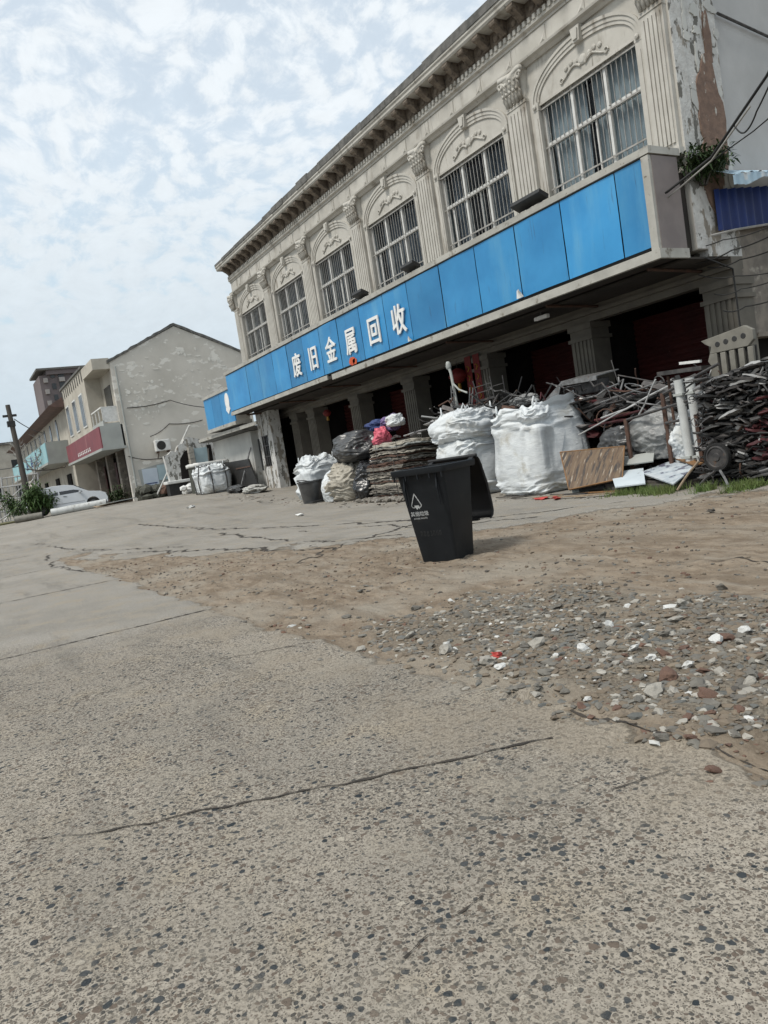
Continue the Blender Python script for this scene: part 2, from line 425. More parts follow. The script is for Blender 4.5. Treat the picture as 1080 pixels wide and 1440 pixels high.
def fbm(x, y, z=0.0, o=4):
    return noise.fractal(Vector((x, y, z)), 0.9, 2.0, o)
def sm(t):
    t = max(0.0, min(1.0, t)); return t * t * (3 - 2 * t)
def interp(x, xs, ys):
    if x <= xs[0]: return ys[0]
    for i in range(len(xs) - 1):
        if x <= xs[i + 1]: return ys[i] + (ys[i + 1] - ys[i]) * (x - xs[i]) / (xs[i + 1] - xs[i])
    return ys[-1]

def text_mesh(body, size, extrude=0.012, bold=0.0):
    cu = bpy.data.curves.new('lettering', 'FONT')
    cu.body = body; cu.size = size; cu.align_x = 'CENTER'; cu.align_y = 'CENTER'
    cu.extrude = extrude; cu.offset = bold
    o = bpy.data.objects.new('lettering', cu)
    COL.objects.link(o)
    dg = bpy.context.evaluated_depsgraph_get()
    me = bpy.data.meshes.new_from_object(o.evaluated_get(dg))
    bpy.data.objects.remove(o); bpy.data.curves.remove(cu)
    return me
def put_text(body, size, loc, parent, material, rot=(PI / 2, 0, 0), extrude=.012, bold=0.0, sx=1.0, name='lettering'):
    me = text_mesh(body, size, extrude, 0)
    if bold:                                        # heavier strokes: shifted layers, each a hair further out
        b0 = MB()
        for q, (dx, dy) in enumerate(((0, 0), (bold, 0), (-bold, 0), (0, bold * .7), (0, -bold * .7))):
            b0.add([v.co + Vector((dx, dy, .0012 * q)) for v in me.vertices], [tuple(p.vertices) for p in me.polygons])
        me = b0.mesh(name, [])
    me.materials.clear(); me.materials.append(material)
    o = bpy.data.objects.new(name, me); COL.objects.link(o)
    o.parent = parent
    o.location = Vector(loc) - WLOC[parent.name]
    o.rotation_euler = rot; o.scale = (sx, 1, 1)
    return o

# ------------------------------------------------------------------ ground
def gz(x, y):
    rise = sm((-x - 15) / 23.0) * 0.78
    return rise * (0.72 + 0.28 * sm((y - 1) / 7.0))
def dirt_top(x): return interp(x, [-21, -16, -13, -10, -8, -6.5, -5, 3], [2.0, 2.5, 3.4, 4.7, 5.9, 8.6, 9.8, 10])
def dirt_mask(x, y):
    n = fbm(x * .55, y * .9, 3.1) * .9
    e0 = 2.02 + .10 * N(x * 1.7, y * 1.7, 5) + .09 * N(x * 6, y * 6, 1)
    lo = sm((y - e0) / .14 + .5)
    hi = sm((dirt_top(x) + n - y) / .7 + .5)
    end = sm((x + 21.5 + n) / 2)
    d = lo * hi * end
    return max(0.0, min(1.0, d))
def dust_mask(x, y):                                    # fine soil blown and trodden onto the slab edge
    if y > 2.4: return 0.0
    return sm((y - .7 - .6 * N(x * .9, y * .9, 9)) / 1.3) * sm((x + 10) / 4) * (.55 + .6 * N(x * 2.2, y * 2.2))
def gravel_mask(x, y):
    n = .75 * N(x * 1.1, y * 1.5, 11) + .4 * N(x * 3.5, y * 3.5, 2)
    e = ((x + 2.5) / 2.6) ** 2 + ((y - 3.05) / 1.05) ** 2
    return sm((1.15 + n - e) / .95)
def axis(segs):
    out = []
    for a, b, st in segs:
        k = max(1, int(round((b - a) / st)))
        out += [a + (b - a) * i / k for i in range(k)]
    out.append(segs[-1][1]); return out
GX = axis([(-900, -120, 60), (-120, -60, 5), (-60, -22, .6), (-22, -9, .14), (-9, .6, .034), (.6, 6, .3), (6, 60, 6), (60, 900, 60)])
GY = axis([(-600, -60, 60), (-60, -4, 4), (-4, -.4, .3), (-.4, 5.2, .034), (5.2, 12, .12), (12, 60, 3), (60, 900, 60)])
def ground_h(x, y, d=None):
    if d is None: d = dirt_mask(x, y) if -30 < x < 5 and -5 < y < 14 else 0
    h = gz(x, y)
    if d > 0:
        h += d * (-.03 + .022 * fbm(x * 1.6, y * 3.2, 4) + .016 * fbm(x * 5, y * 9, 7))
        if x > -5.5 and y < 4.6: h += .055 * gravel_mask(x, y)
    return h
def build_ground():
    nx, ny = len(GX), len(GY)
    vs = []; dd = []; ag = []; gr = []; du = []
    for y in GY:
        for x in GX:
            inn = -32 < x < 6 and -5 < y < 14
            d = dirt_mask(x, y) if inn else 0.0
            vs.append((x, y, ground_h(x, y, d)))
            dd.append(d)
            a = sm((x + 8.2 + 1.6 * N(x * .5, y * .5, 8)) / 2.6) if inn else 0
            du.append(max(0.0, dust_mask(x, y)) if inn else 0.0)
            gr.append(gravel_mask(x, y) * sm((y - 2.05) / .35) if inn else 0.0)
            ag.append(a * (1 - sm((y - 2.1) / .4)))
    fs = [(j * nx + i, j * nx + i + 1, (j + 1) * nx + i + 1, (j + 1) * nx + i) for j in range(ny - 1) for i in range(nx - 1)]
    me = bpy.data.meshes.new('ground')
    me.from_pydata(vs, [], fs)
    me.polygons.foreach_set('use_smooth', [True] * len(fs))
    for nm, arr in (('dirt', dd), ('agg', ag), ('gravel', gr), ('dust', du)):
        at = me.attributes.new(nm, 'FLOAT', 'POINT'); at.data.foreach_set('value', arr)
    me.materials.append(ground_mat())
    o = bpy.data.objects.new('ground', me); COL.objects.link(o)
    o['kind'] = 'structure'
def ground_mat():
    m, nt, p = new_mat('cracked_concrete_and_dirt')
    pos = mk(nt, 'ShaderNodeNewGeometry').outputs['Position']
    def attr(n):
        a = mk(nt, 'ShaderNodeAttribute'); a.attribute_name = n; return a.outputs['Fac']
    dirt, agg = attr('dirt'), attr('agg')
    # cement matrix
    broad = nnoise(nt, pos, .45, 6, .6)
    mid = nnoise(nt, pos, 3.0, 8, .65)
    finen = nnoise(nt, pos, 70, 4, .7)
    cem_near = nmix(nt, nrange(nt, broad, .3, .7), (.385, .345, .288), (.30, .27, .227))
    cem_far = nmix(nt, nrange(nt, broad, .3, .7), (.355, .335, .30), (.275, .26, .232))
    cem = nmix(nt, agg, cem_far, cem_near)
    cem = nmix(nt, nrange(nt, nnoise(nt, pos, 1.0, 7, .66, (.35, 2.6, 1)), .52, .68, 0, .6), cem, (.165, .155, .138))
    cem = nmix(nt, nrange(nt, nnoise(nt, pos, .28, 5, .6), .54, .62, 0, .35), cem, (.19, .18, .16))
    cem = nmix(nt, nrange(nt, mid, .48, .72), cem, (.335, .29, .225))
    cem = nmix(nt, nrange(nt, nnoise(nt, pos, .9, 7, .7, (.4, 1.6, 1)), .56, .70, 0, .6), cem, (.20, .184, .158))
    cem = nmix(nt, nrange(nt, finen, .35, .75), cem, nmix(nt, .7, cem, (.11, .096, .078)))
    # exposed stones, three sizes, each cell with its own shade
    hsum = None
    wv = mk(nt, 'ShaderNodeVectorMath', operation='MULTIPLY_ADD')
    wno = mk(nt, 'ShaderNodeTexNoise'); wno.inputs['Scale'].default_value = 34; wno.inputs['Detail'].default_value = 2
    nt.links.new(pos, wno.inputs['Vector'])
    nt.links.new(wno.outputs['Color'], wv.inputs[0]); wv.inputs[1].default_value = (.022, .022, 0); nt.links.new(pos, wv.inputs[2])
    col = cem
    dense = nrange(nt, nnoise(nt, pos, 1.3, 5, .6), .34, .66, .85, 1.14)
    for sc, keep, r0, c_a, c_b in ((190, .52, .36, (.09, .08, .066), (.19, .168, .135)), (105, .60, .34, (.075, .07, .062), (.20, .178, .145)), (56, .54, .30, (.042, .046, .047), (.165, .142, .115)), (31, .76, .26, (.026, .033, .038), (.075, .078, .078))):
        v = mk(nt, 'ShaderNodeTexVoronoi', feature='F1'); v.inputs['Scale'].default_value = sc
        v.voronoi_dimensions = '2D'; v.inputs['Randomness'].default_value = 1.0
        nt.links.new(wv.outputs[0], v.inputs['Vector'])
        sepc = mk(nt, 'ShaderNodeSeparateColor'); nt.links.new(v.outputs['Color'], sepc.inputs[0])
        rad = nmath(nt, 'MULTIPLY', nmath(nt, 'MULTIPLY_ADD' if False else 'ADD', nmath(nt, 'MULTIPLY', sepc.outputs[1], .30), r0 - .12), dense)
        msk = nmath(nt, 'MULTIPLY', nmath(nt, 'SUBTRACT', rad, v.outputs['Distance']), 14.0, True)
        msk = nmath(nt, 'MULTIPLY', msk, nmath(nt, 'GREATER_THAN', sepc.outputs[0], keep))
        msk = nmath(nt, 'MULTIPLY', msk, nmath(nt, 'ADD', nmath(nt, 'MULTIPLY', agg, .9), .38 if sc > 100 else .10, True))
        msk = nmath(nt, 'MULTIPLY', msk, nmath(nt, 'SUBTRACT', 1.0, nmath(nt, 'MULTIPLY', dirt, 1.35), True))
        stone = nmix(nt, sepc.outputs[2], c_a, c_b)
        stone = nmix(nt, nmath(nt, 'GREATER_THAN', sepc.outputs[1], .88), stone, (.125, .10, .08))
        stone = nmix(nt, nmath(nt, 'GREATER_THAN', sepc.outputs[2], .965), stone, (.36, .325, .27))
        col = nmix(nt, msk, col, stone)
        hsum = nmath(nt, 'MULTIPLY', msk, -.5) if hsum is None else nmath(nt, 'ADD', hsum, nmath(nt, 'MULTIPLY', msk, .6))
    # soil
    dn = nnoise(nt, pos, 5.5, 9, .68, (.75, 1.25, 1))
    soil = nmix(nt, nrange(nt, dn, .36, .64), (.165, .125, .088), (.262, .212, .158))
    soil = nmix(nt, nrange(nt, nnoise(nt, pos, .8, 6, .6), .42, .66, 0, .8), soil, (.275, .245, .20))
    soil = nmix(nt, nrange(nt, nnoise(nt, pos, 24, 6, .7), .56, .70, 0, .75), soil, (.105, .085, .066))
    soil = nmix(nt, nrange(nt, nnoise(nt, pos, 42, 5, .7), .60, .70, 0, .8), soil, (.36, .335, .29))
    ruts = nnoise(nt, pos, 1.0, 6, .62, (.45, 4.2, 1))
    soil = nmix(nt, nrange(nt, ruts, .50, .66, 0, .6), soil, (.145, .112, .08))
    soil = nmix(nt, nrange(nt, nnoise(nt, pos, 1.0, 7, .68, (.7, 7, 1)), .56, .68, 0, .5), soil, (.30, .27, .225))
    gv = attr('gravel')
    soil = nmix(nt, nmath(nt, 'MULTIPLY', gv, .8), soil, nmix(nt, nrange(nt, nnoise(nt, pos, 55, 5, .7), .4, .62), (.085, .075, .060), (.225, .20, .16)))  # darker soil under gravel paints the shade between stones
    edge = nmath(nt, 'ADD', dirt, nmath(nt, 'MULTIPLY', nmath(nt, 'SUBTRACT', nnoise(nt, pos, 4.5, 10, .76), .5), 1.9))
    dm = nrange(nt, edge, .34, .62)
    col = nmix(nt, dm, col, soil)
    du = nrange(nt, nmath(nt, 'ADD', attr('dust'), nmath(nt, 'MULTIPLY', nmath(nt, 'SUBTRACT', nnoise(nt, pos, 3.5, 10, .74), .5), 1.6)), .30, .80, 0, .62)
    col = nmix(nt, nmath(nt, 'MULTIPLY', du, nmath(nt, 'SUBTRACT', 1.0, dm)), col, nmix(nt, nrange(nt, nnoise(nt, pos, 40, 4, .7), .35, .7), (.29, .25, .195), (.20, .168, .128)))
    # thin grime veil over the stones, in drifts
    veil = nrange(nt, nnoise(nt, pos, 2.2, 9, .72), .50, .66, 0, .55)
    col = nmix(nt, nmath(nt, 'MULTIPLY', veil, nmath(nt, 'SUBTRACT', 1.0, dm)), col, nmix(nt, nrange(nt, nnoise(nt, pos, 110, 3, .7), .35, .7), (.33, .295, .24), (.21, .188, .155)))
    nt.links.new(col, p.inputs['Base Color'])
    p.inputs['Roughness'].default_value = .92
    p.inputs['Specular IOR Level'].default_value = .22
    h = nmath(nt, 'ADD', nmath(nt, 'MULTIPLY', finen, .55), nmath(nt, 'MULTIPLY', hsum, .55))
    hd = nmath(nt, 'ADD', nmath(nt, 'MULTIPLY', dn, 5.0), nmath(nt, 'MULTIPLY', nnoise(nt, pos, 28, 6, .7), 2.4))
    hh = nmix(nt, dm, (0, 0, 0), (0, 0, 0))
    mixv = mk(nt, 'ShaderNodeMix', data_type='FLOAT')
    nt.links.new(dm, mixv.inputs[0]); nt.links.new(h, mixv.inputs[2]); nt.links.new(hd, mixv.inputs[3])
    nbump(nt, p, mixv.outputs[0], .75, .010)
    return m
build_ground()

# joints and cracks of the slabs, filled with soil
def ribbon(mb, pts, w, seed, jit=.03):
    rnd = random.Random(seed)
    P = []
    for i in range(len(pts) - 1):
        a, b = Vector(pts[i]), Vector(pts[i + 1])
        k = max(2, int((b - a).length / .03))
        for t in range(k): P.append(a.lerp(b, t / k))
    P.append(Vector(pts[-1]))
    vs = []; fs = []
    for i, q in enumerate(P):
        d = (P[min(i + 1, len(P) - 1)] - P[max(i - 1, 0)]).normalized()
        nrm = Vector((-d.y, d.x))
        o = jit * (N(q.x * 2.5 + seed, q.y * 2.5) + .5 * N(q.x * 9, q.y * 9, seed))
        c = Vector((q.x, q.y)) + nrm * o
        ww = max(0.0, w * (.15 + .9 * rnd.random()) * max(0.0, min(1.0, .85 + 1.5 * N(q.x * 1.1 + seed, q.y * 1.1, seed + 3)))) * .5
        for sgn in (-1, 1):
            pt = c + nrm * (ww * sgn * (.5 + rnd.random()) + .006 * N(q.x * 31 + seed, q.y * 31, sgn * 7))
            vs.append((pt.x, pt.y, ground_h(pt.x, pt.y) + .004))
    for i in range(len(P) - 1): fs.append((2 * i, 2 * i + 1, 2 * i + 3, 2 * i + 2))
    mb.add(vs, fs)
jm = MB()
for k, (pts, w, j) in enumerate([
    ([(-6.93, -2.6), (-6.9, .5), (-6.89, 2.03)], .040, .02),
    ([(-3.02, -.02), (-2.74, .44), (-2.55, .89), (-2.26, 1.58), (-2.15, 1.83)], .020, .045),
    ([(-3.05, -1.4), (-3.02, -.02)], .012, .04),
    ([(-11.3, -3), (-11.3, 2.1)], .04, .03), ([(-15.9, -4), (-15.8, 2.0)], .05, .05), ([(-20.4, -5), (-20.4, 2.2)], .07, .08),
    ([(-1.50, .74), (-1.53, .83)], .022, .02), ([(-1.535, .88), (-1.56, 1.02)], .014, .02), ([(-1.66, 1.90), (-1.72, 1.62)], .012, .02),
    ([(-4.9, 1.3), (-4.6, 1.95)], .014, .05), ([(-4.95, .3), (-4.8, .8), (-4.9, 1.3)], .008, .06),
    ([(-8.8, 3.8), (-9.7, 4.85), (-9.9, 5.8), (-10.3, 6.8)], .10, .22), ([(-16.5, 5.3), (-13.2, 5.0), (-10.4, 4.9), (-9.2, 5.6)], .12, .18), ([(-13, 5.6), (-11.2, 6.3), (-9.0, 6.2), (-7.9, 7.0)], .10, .2),
    ([(-16.2, 3.1), (-12.2, 4.1), (-9.4, 4.6)], .11, .2), ([(-9.4, 6.6), (-8.6, 7.2), (-7.4, 8.2)], .09, .15),
    ([(-24, 5.2), (-18, 5.6), (-13, 6.4), (-9.5, 7.0)], .12, .2), ([(-19.5, 2.0), (-16.2, 1.75), (-13.4, 1.95)], .08, .12),
    ([(-24, 2.3), (-20.8, 2.5), (-17.8, 3.0), (-14.8, 4.0)], .08, .16), ([(-4.2, 4.9), (-3.2, 5.05), (-2.2, 5.0)], .03, .06),
    ([(-2.3, 2.05), (-1.45, 2.12), (-.8, 2.2)], .022, .03)]):
    ribbon(jm, pts, w, k + 1, j)
jm.build('pavement_joints', M['crack'], kind='structure')

# ------------------------------------------------------------------ main building
BX0, BX1, BY, BYB = -30.2, -8.5, 12.0, 24.0
ZS0, ZS1, ZT = 5.42, 7.82, 10.0                 # window sill, window head, wall top
WC = [-28.38, -24.84, -21.31, -17.73, -14.1, -10.45]
PC = [-29.98, -26.65, -23.08, -19.55, -15.93, -12.30, -8.78]
HW = 1.28
bld = empty('commercial_building', (-19.3, 12, 0), 'long two storey cream building with six barred arched windows above a blue signboard', 'building')

m = MB()                                         # upper wall with window openings
T = .3
edges = [BX0] + [e for c in WC for e in (c - HW, c + HW)] + [BX1 - .0]
m.box(BX0, BX1, BY, BY + T, 3.86, ZS0)
m.box(BX0, BX1, BY, BY + T, ZS1, ZT - .25)
for i in range(0, len(edges), 2): m.box(edges[i], edges[i + 1], BY, BY + T, ZS0, ZS1)
m.box(BX0, BX0 + T, BY + T, BYB, 3.86, ZT - .25)
m.build('front_wall', M['stucco'], bld)
m = MB()
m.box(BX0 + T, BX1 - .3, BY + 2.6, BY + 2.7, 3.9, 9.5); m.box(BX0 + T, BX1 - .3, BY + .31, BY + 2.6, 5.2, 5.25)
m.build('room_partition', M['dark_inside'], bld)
m = MB()                                         # side wall
m.box(BX1 - T, BX1, BY + T, 13.26, 3.74, ZT - .25)
m.box(BX1, BX1 + .012, BY - .001, BY + T, 3.87, ZT - .25)
m.build('corner_pier', M['peeling'], bld)
m = MB()
m.box(BX1 - T, BX1 - .03, 13.26, BYB, 4.4, ZT - .25)
m.build('side_wall', M['side_plaster'], bld)
m = MB()
m.box(BX1 - T, BX1 - .04, 13.26, BYB, 2.34, 4.4); m.box(BX1 - T, BX1 - .03, 13.44, 13.262, 2.34, 3.74) if False else None; m.box(BX1 - T, BX1 - .03, 14.4, BYB, 0, 2.34)
m.box(BX1 - T, BX1 + .02, 13.46, BYB, 2.26, 2.34)
m.build('side_wall_base', M['mottled'], bld)
# torn plaster: lumps of bare brickwork and hanging scabs on the pier
m = MB(); rnd = random.Random(5)
def scab(mb, ybase, zbase, hw, hh, seed, x=BX1, th=.02):
    n = 26; poly = []
    for i in range(n):
        a = 2 * PI * i / n
        k = 1 + .38 * N(math.cos(a) * 1.6 + seed, math.sin(a) * 1.6, seed) + .22 * N(math.cos(a) * 5, math.sin(a) * 5, seed + 4)
        poly.append((ybase + hw * k * math.cos(a), zbase + hh * k * math.sin(a)))
    mb.prism(poly, 'x', x - .01, x + th)
scab(m, 12.80, 6.15, .36, 1.15, 2, BX1, .030); scab(m, 12.62, 5.15, .3, .6, 3, BX1, .028); scab(m, 12.95, 7.5, .10, .5, 8, BX1, .027)
m.build('bare_brickwork', M['brick_core'], bld)
m = MB()
for k in range(46):
    scab(m, 12.36 + .9 * rnd.random(), 4.9 + 4.6 * rnd.random() ** .8, .03 + .09 * rnd.random(), .05 + .2 * rnd.random(), k + 10, BX1, .012 + .012 * rnd.random())
m.build('plaster_scabs', M['white_plaster'], bld)
m = MB(); m.tube([(BX1 + .04, 13.3, 8.02), (BX1 + .04, 15.6, 7.72)], .025, 6)
m.build('wall_rod', M['steel_dark'], bld)

# cornice
m = MB()
prof = [(12.0, 9.22), (11.93, 9.22), (11.93, 9.27), (11.87, 9.30), (11.87, 9.36), (11.90, 9.40), (11.90, 9.46), (12.0, 9.46)]
m.prism(prof, 'x', BX0 - .06, BX1 + .03)
x = BX0
while x < BX1: m.box(x, x + .075, 11.84, 11.90, 9.362, 9.458); x += .15
m.build('dentil_band', M['stucco'], bld)
m = MB()
m.box(BX0 - .05, BX1 + .05, 11.905, 12.0, 9.46, 9.80)
x = BX0 + .12
k = 0
while x < BX1 - .05:
    bw = .17
    pr = [(11.9, 9.47)]
    for t in range(9):
        a = t / 8; pr.append((11.88 - .30 * sm(a) - .02 * math.sin(a * 9), 9.50 + .26 * a ** 1.6))
    pr += [(11.56, 9.798), (11.9, 9.798)]
    m.prism(pr, 'x', x, x + bw)
    m.tube([(x - .01, 11.60, 9.73), (x + bw + .01, 11.60, 9.73)], .055, 8)
    m.tube([(x - .01, 11.86, 9.54), (x + bw + .01, 11.86, 9.54)], .04, 8)
    m.lathe([(0, -.02), (.08, 0), (.10, .03), (.04, .05), (0, .045)], (x + .37, 11.88, 9.64), 10, 'y')
    x += .57; k += 1
m.build('bracket_row', M['stucco_dirty'], bld, smooth='auto')
m = MB()
prof = [(12.3, 9.80), (11.56, 9.80), (11.53, 9.84), (11.53, 9.90), (11.50, 9.93), (11.50, 9.975), (12.3, 9.975)]
m.prism(prof, 'x', BX0 - .34, BX1 + .25)
m.prism([(BX0 - .34, 9.80), (BX0 - .05, 9.50), (BX0, 9.2), (BX0, 9.80)], 'y', 11.95, 16)
m.build('cornice_slab', M['stucco'], bld)
m = MB(); rnd = random.Random(8)
x = BX0 - .36
while x < BX1 + .2:                                # rough, uneven roof edge
    L = .7 + 1.1 * rnd.random()
    up = .05 if x < -25.9 else .12
    m.box(x, min(x + L, BX1 + .27), 11.47 + .03 * rnd.random(), 13.2, 9.978, 10.02 + up + .05 * rnd.random()); x += L
m.box(BX0 - .3, BX1 + .1, 13.2, BYB + .3, 9.76, 10.0)
m.build('roof', M['roof_dark'], bld)

# frieze with relief panels and a drip mould under it
m = MB()
m.box(BX0 - .04, BX1 + .02, 11.955, 12.0, 8.80, 9.22)
m.prism([(12.0, 8.68), (11.95, 8.68), (11.90, 8.73), (11.83, 8.76), (11.82, 8.80), (12.0, 8.80)], 'x', BX0 - .06, BX1 + .03)
x = BX0 + .12
while x < BX1 - .5:
    m.box(x, x + .98, 11.938, 11.955, 8.85, 9.18)
    m.add([(x + .98, 11.938, 8.86), (x + .76, 11.938, 8.86), (x + .98, 11.938, 9.10), (x + .93, 11.895, 8.92)], [(0, 1, 3), (1, 2, 3), (2, 0, 3)])
    m.box(x + .74, x + .98, 11.915, 11.938, 8.85, 8.868)
    x += 1.05
m.build('frieze', M['stucco'], bld)

# window arches: two raised mouldings, keystone, stucco scroll, slim side piers
def arch_band(mb, a_in, a_out, b_in, b_out, zc, y0, y1, n=28):
    vs = []; fs = []
    for i in range(n + 1):
        th = PI * i / n
        for (a, b) in ((a_in, b_in), (a_out, b_out)):
            for y in (y0, y1): vs.append((a * math.cos(th), y, zc + b * math.sin(th)))
    for i in range(n):
        o = i * 4; q = o + 4
        fs += [(o, o + 2, q + 2, q), (o + 2, o + 3, q + 3, q + 2), (o + 1, o, q, q + 1)]
    mb.add(vs, fs)
def window_arch():
    mb = MB()
    arch_band(mb, 1.245, 1.31, .55, .62, 7.86, 11.972, 12.0)
    arch_band(mb, 1.31, 1.38, .62, .70, 7.86, 11.955, 12.0)
    arch_band(mb, 1.38, 1.43, .70, .76, 7.86, 11.935, 12.0)
    mb.box(-1.27, 1.27, 11.97, 12.0, 7.785, 7.83)
    mb.prism([(-.08, 8.40), (.08, 8.40), (.12, 8.675), (-.12, 8.675)], 'y', 11.87, 12.0)
    mb.prism([(-.05, 8.44), (.05, 8.44), (.08, 8.62), (-.08, 8.62)], 'y', 11.84, 11.87)
    for s in (-1, 1):                              # side piers with little square blocks
        mb.box(s * 1.335 - .075, s * 1.335 + .075, 11.93, 12.0, 5.6, 7.70)
        mb.box(s * 1.335 - .035, s * 1.335 + .035, 11.915, 11.93, 5.7, 7.55)
        mb.box(s * 1.335 - .088, s * 1.335 + .088, 11.925, 12.0, 7.70, 7.86)
        mb.lathe([(0, -.03), (.045, -.012), (.05, 0)], (s * 1.335, 11.90, 7.78), 10, 'y')
        pts = []                                   # leafy scroll
        for t in range(15):
            u = t / 14
            pts.append((s * (.06 + .52 * u), 11.98, 7.98 + .09 * math.sin(u * 4.6) * (1 - .35 * u) + .02))
        mb.tube(pts, .026, 7, .014)
        cx, cz = s * .58, 7.95
        mb.tube([(cx + .06 * math.cos(a) * (1 - a / 12), 11.98, cz + .06 * math.sin(a) * (1 - a / 12)) for a in [k * .6 for k in range(11)]], .016, 6)
        for q in (.18, .30, .44):
            mb.lathe([(0, -.03), (.04, -.02), (.055, 0)], (s * q, 11.99, 8.0 + .16 * math.sin(q * 5)), 8, 'y')
    mb.lathe([(0, -.035), (.06, -.03), (.09, -.012), (.10, 0)], (0, 11.99, 8.09), 14, 'y')
    return mb
wa = window_arch().mesh('window_arch', M['stucco'])
for c in WC:
    o = bpy.data.objects.new('window_arch', wa); COL.objects.link(o); o.parent = bld
    o.location = Vector((c, 0, 0)) - WLOC[bld.name]

# pilasters with fluting and leafy capitals
def pilaster():
    mb = MB()
    mb.box(-.30, .30, 11.90, 12.0, 5.55, 8.02)
    for k in range(5): mb.box(-.245 + k * .105, -.245 + k * .105 + .07, 11.872, 11.90, 5.72, 7.93)
    mb.box(-.33, .33, 11.87, 12.0, 5.50, 5.62)
    mb.box(-.31, .31, 11.885, 12.0, 8.02, 8.08)
    return mb
def capital():
    mb = MB()
    def bell(u, v):
        w = .27 + .09 * v ** 2.2; dd = .10 + .10 * v ** 2.2
        a = -PI * u
        return Vector((w * math.copysign(abs(math.cos(a)) ** .5, math.cos(a)), 12.0 + dd * math.sin(a) * 1.1, 8.08 + .56 * v))
    mb.grid(bell, 17, 7)
    rr = random.Random(2)
    for row, (z, h, nn, out) in enumerate(((8.10, .24, 5, .0), (8.28, .24, 4, .03))):
        for k in range(nn):
            u = (k + .5) / nn; xx = -.27 + .54 * u
            yb = 11.885 - out
            pts = [(xx, yb, z), (xx, yb - .035, z + h * .5), (xx, yb - .075, z + h * .9), (xx, yb - .115, z + h), (xx, yb - .10, z + h * .82)]
            mb.tube(pts, .045, 6, .028)
            for s in (-1, 1): mb.tube([(xx + s * .025, yb, z + .02), (xx + s * .055, yb - .05, z + h * .6), (xx + s * .05, yb - .085, z + h * .78)], .02, 5)
    for s in (-1, 1):
        cx = s * .29
        mb.tube([(cx + s * .075 * math.cos(a) * (1 - a / 13), 11.80, 8.56 + .075 * math.sin(a) * (1 - a / 13)) for a in [k * .55 for k in range(13)]], .032, 6)
        mb.tube([(s * .06, 11.86, 8.36), (s * .15, 11.82, 8.52), (s * .25, 11.80, 8.62)], .03, 6)
    mb.lathe([(0, -.06), (.06, -.04), (.075, 0)], (0, 11.82, 8.62), 10, 'y')
    mb.prism([(-.36, 11.80), (-.30, 11.76), (0, 11.83), (.30, 11.76), (.36, 11.80), (.36, 12.0), (-.36, 12.0)], 'z', 8.64, 8.735)
    return mb
pme = pilaster().mesh('pilaster', M['stucco']); cme = capital().mesh('capital', M['stucco'], True)
for k, c in enumerate(PC):
    o = bpy.data.objects.new('pilaster', pme); COL.objects.link(o); o.parent = bld
    o.location = Vector((c, 0, 0)) - WLOC[bld.name]
    if k in (0, 6): o.scale = (.8, 1, 1)
    q = bpy.data.objects.new('capital', cme); COL.objects.link(q); q.parent = o
    if k == 0: q.location.x = -.28

# windows: frame > glass, bars; curtains hang behind
def window_meshes():
    fr = MB()
    z0, z1, zt = ZS0, ZS1, 6.98
    for xx in (-HW, HW - .06): fr.box(xx, xx + .06, 12.08, 12.16, z0, z1)
    for xx in (-.47, .38): fr.box(xx, xx + .06, 12.05, 12.16, z0, z1)
    fr.box(-HW + .06, HW - .06, 12.06, 12.155, zt - .04, zt + .04)
    fr.box(-HW + .06, HW - .06, 12.085, 12.155, z1 - .06, z1)
    fr.box(-HW + .06, HW - .06, 12.085, 12.155, z0, z0 + .06)
    for xx in (-1.05, .02): fr.box(xx, xx + .045, 12.10, 12.15, z0 + .06, zt - .045)
    gl = MB(); gl.box(-HW + .03, HW - .03, 12.118, 12.126, z0 + .02, z1 - .02)
    ba = MB()
    n = 21
    for k in range(n):
        xx = -HW + .06 + (2 * HW - .12) * k / (n - 1)
        ba.box(xx - .006, xx + .006, 12.024, 12.036, z0, z1 - .01)
    for zz_ in (z0 + .12, 6.08, 6.93, z1 - .1): ba.box(-HW + .01, HW - .01, 12.008, 12.022, zz_ - .016, zz_ + .016)
    for k in range(9): ba.lathe([(0, -.022), (.02, 0), (0, .022)], (-.96 + .24 * k, 12.01, 7.0), 6)
    return fr, gl, ba
fr, gl, ba = window_meshes()
fme = fr.mesh('window', M['aluminium']); gme = gl.mesh('glass', M['glass']); bme = ba.mesh('window_bars', M['bar_steel'])
def curtain(c, spans, mt, parent, seed):
    mb = MB()
    for (a, b, dep) in spans:
        def fn(u, v):
            xx = a + (b - a) * u
            return Vector((c + xx + .02 * math.sin(v * 3 + xx * 4), dep + .055 * math.sin(xx * 34 + 2.2 * N(xx * 2, seed)) * (.45 + .55 * (1 - v)) + .03 * N(xx * 5, v * 2, seed), ZS0 - .05 + (ZS1 - ZS0 + .05) * v))
        mb.grid(fn, 90, 8)
    mb.build('curtain', mt, parent, smooth=True)
for k, c in enumerate(WC):
    o = bpy.data.objects.new('window', fme); COL.objects.link(o); o.parent = bld
    o.location = Vector((c, 0, 0)) - WLOC[bld.name]
    WLOC[o.name] = Vector((c, 0, 0))
    for nm, me in (('glass', gme), ('window_bars', bme)):
        q = bpy.data.objects.new(nm, me); COL.objects.link(q); q.parent = o
    if k == 5: curtain(c, [(-1.25, -.26, 12.235), (-.1, .2, 12.26), (.3, 1.25, 12.24)], M['curtain'], o, k)
    else: curtain(c, [[(-1.25, -.5, 12.34), (.5, 1.25, 12.34)], [(-1.25, 1.25, 12.4)], [(-1.2, -.2, 12.36), (.3, 1.2, 12.36)], [(-1.25, 1.2, 12.42)], [(-1.25, -.6, 12.36), (.1, 1.25, 12.38)]][k], M['curtain_dark'] if k != 0 else M['curtain_dark'], o, k)

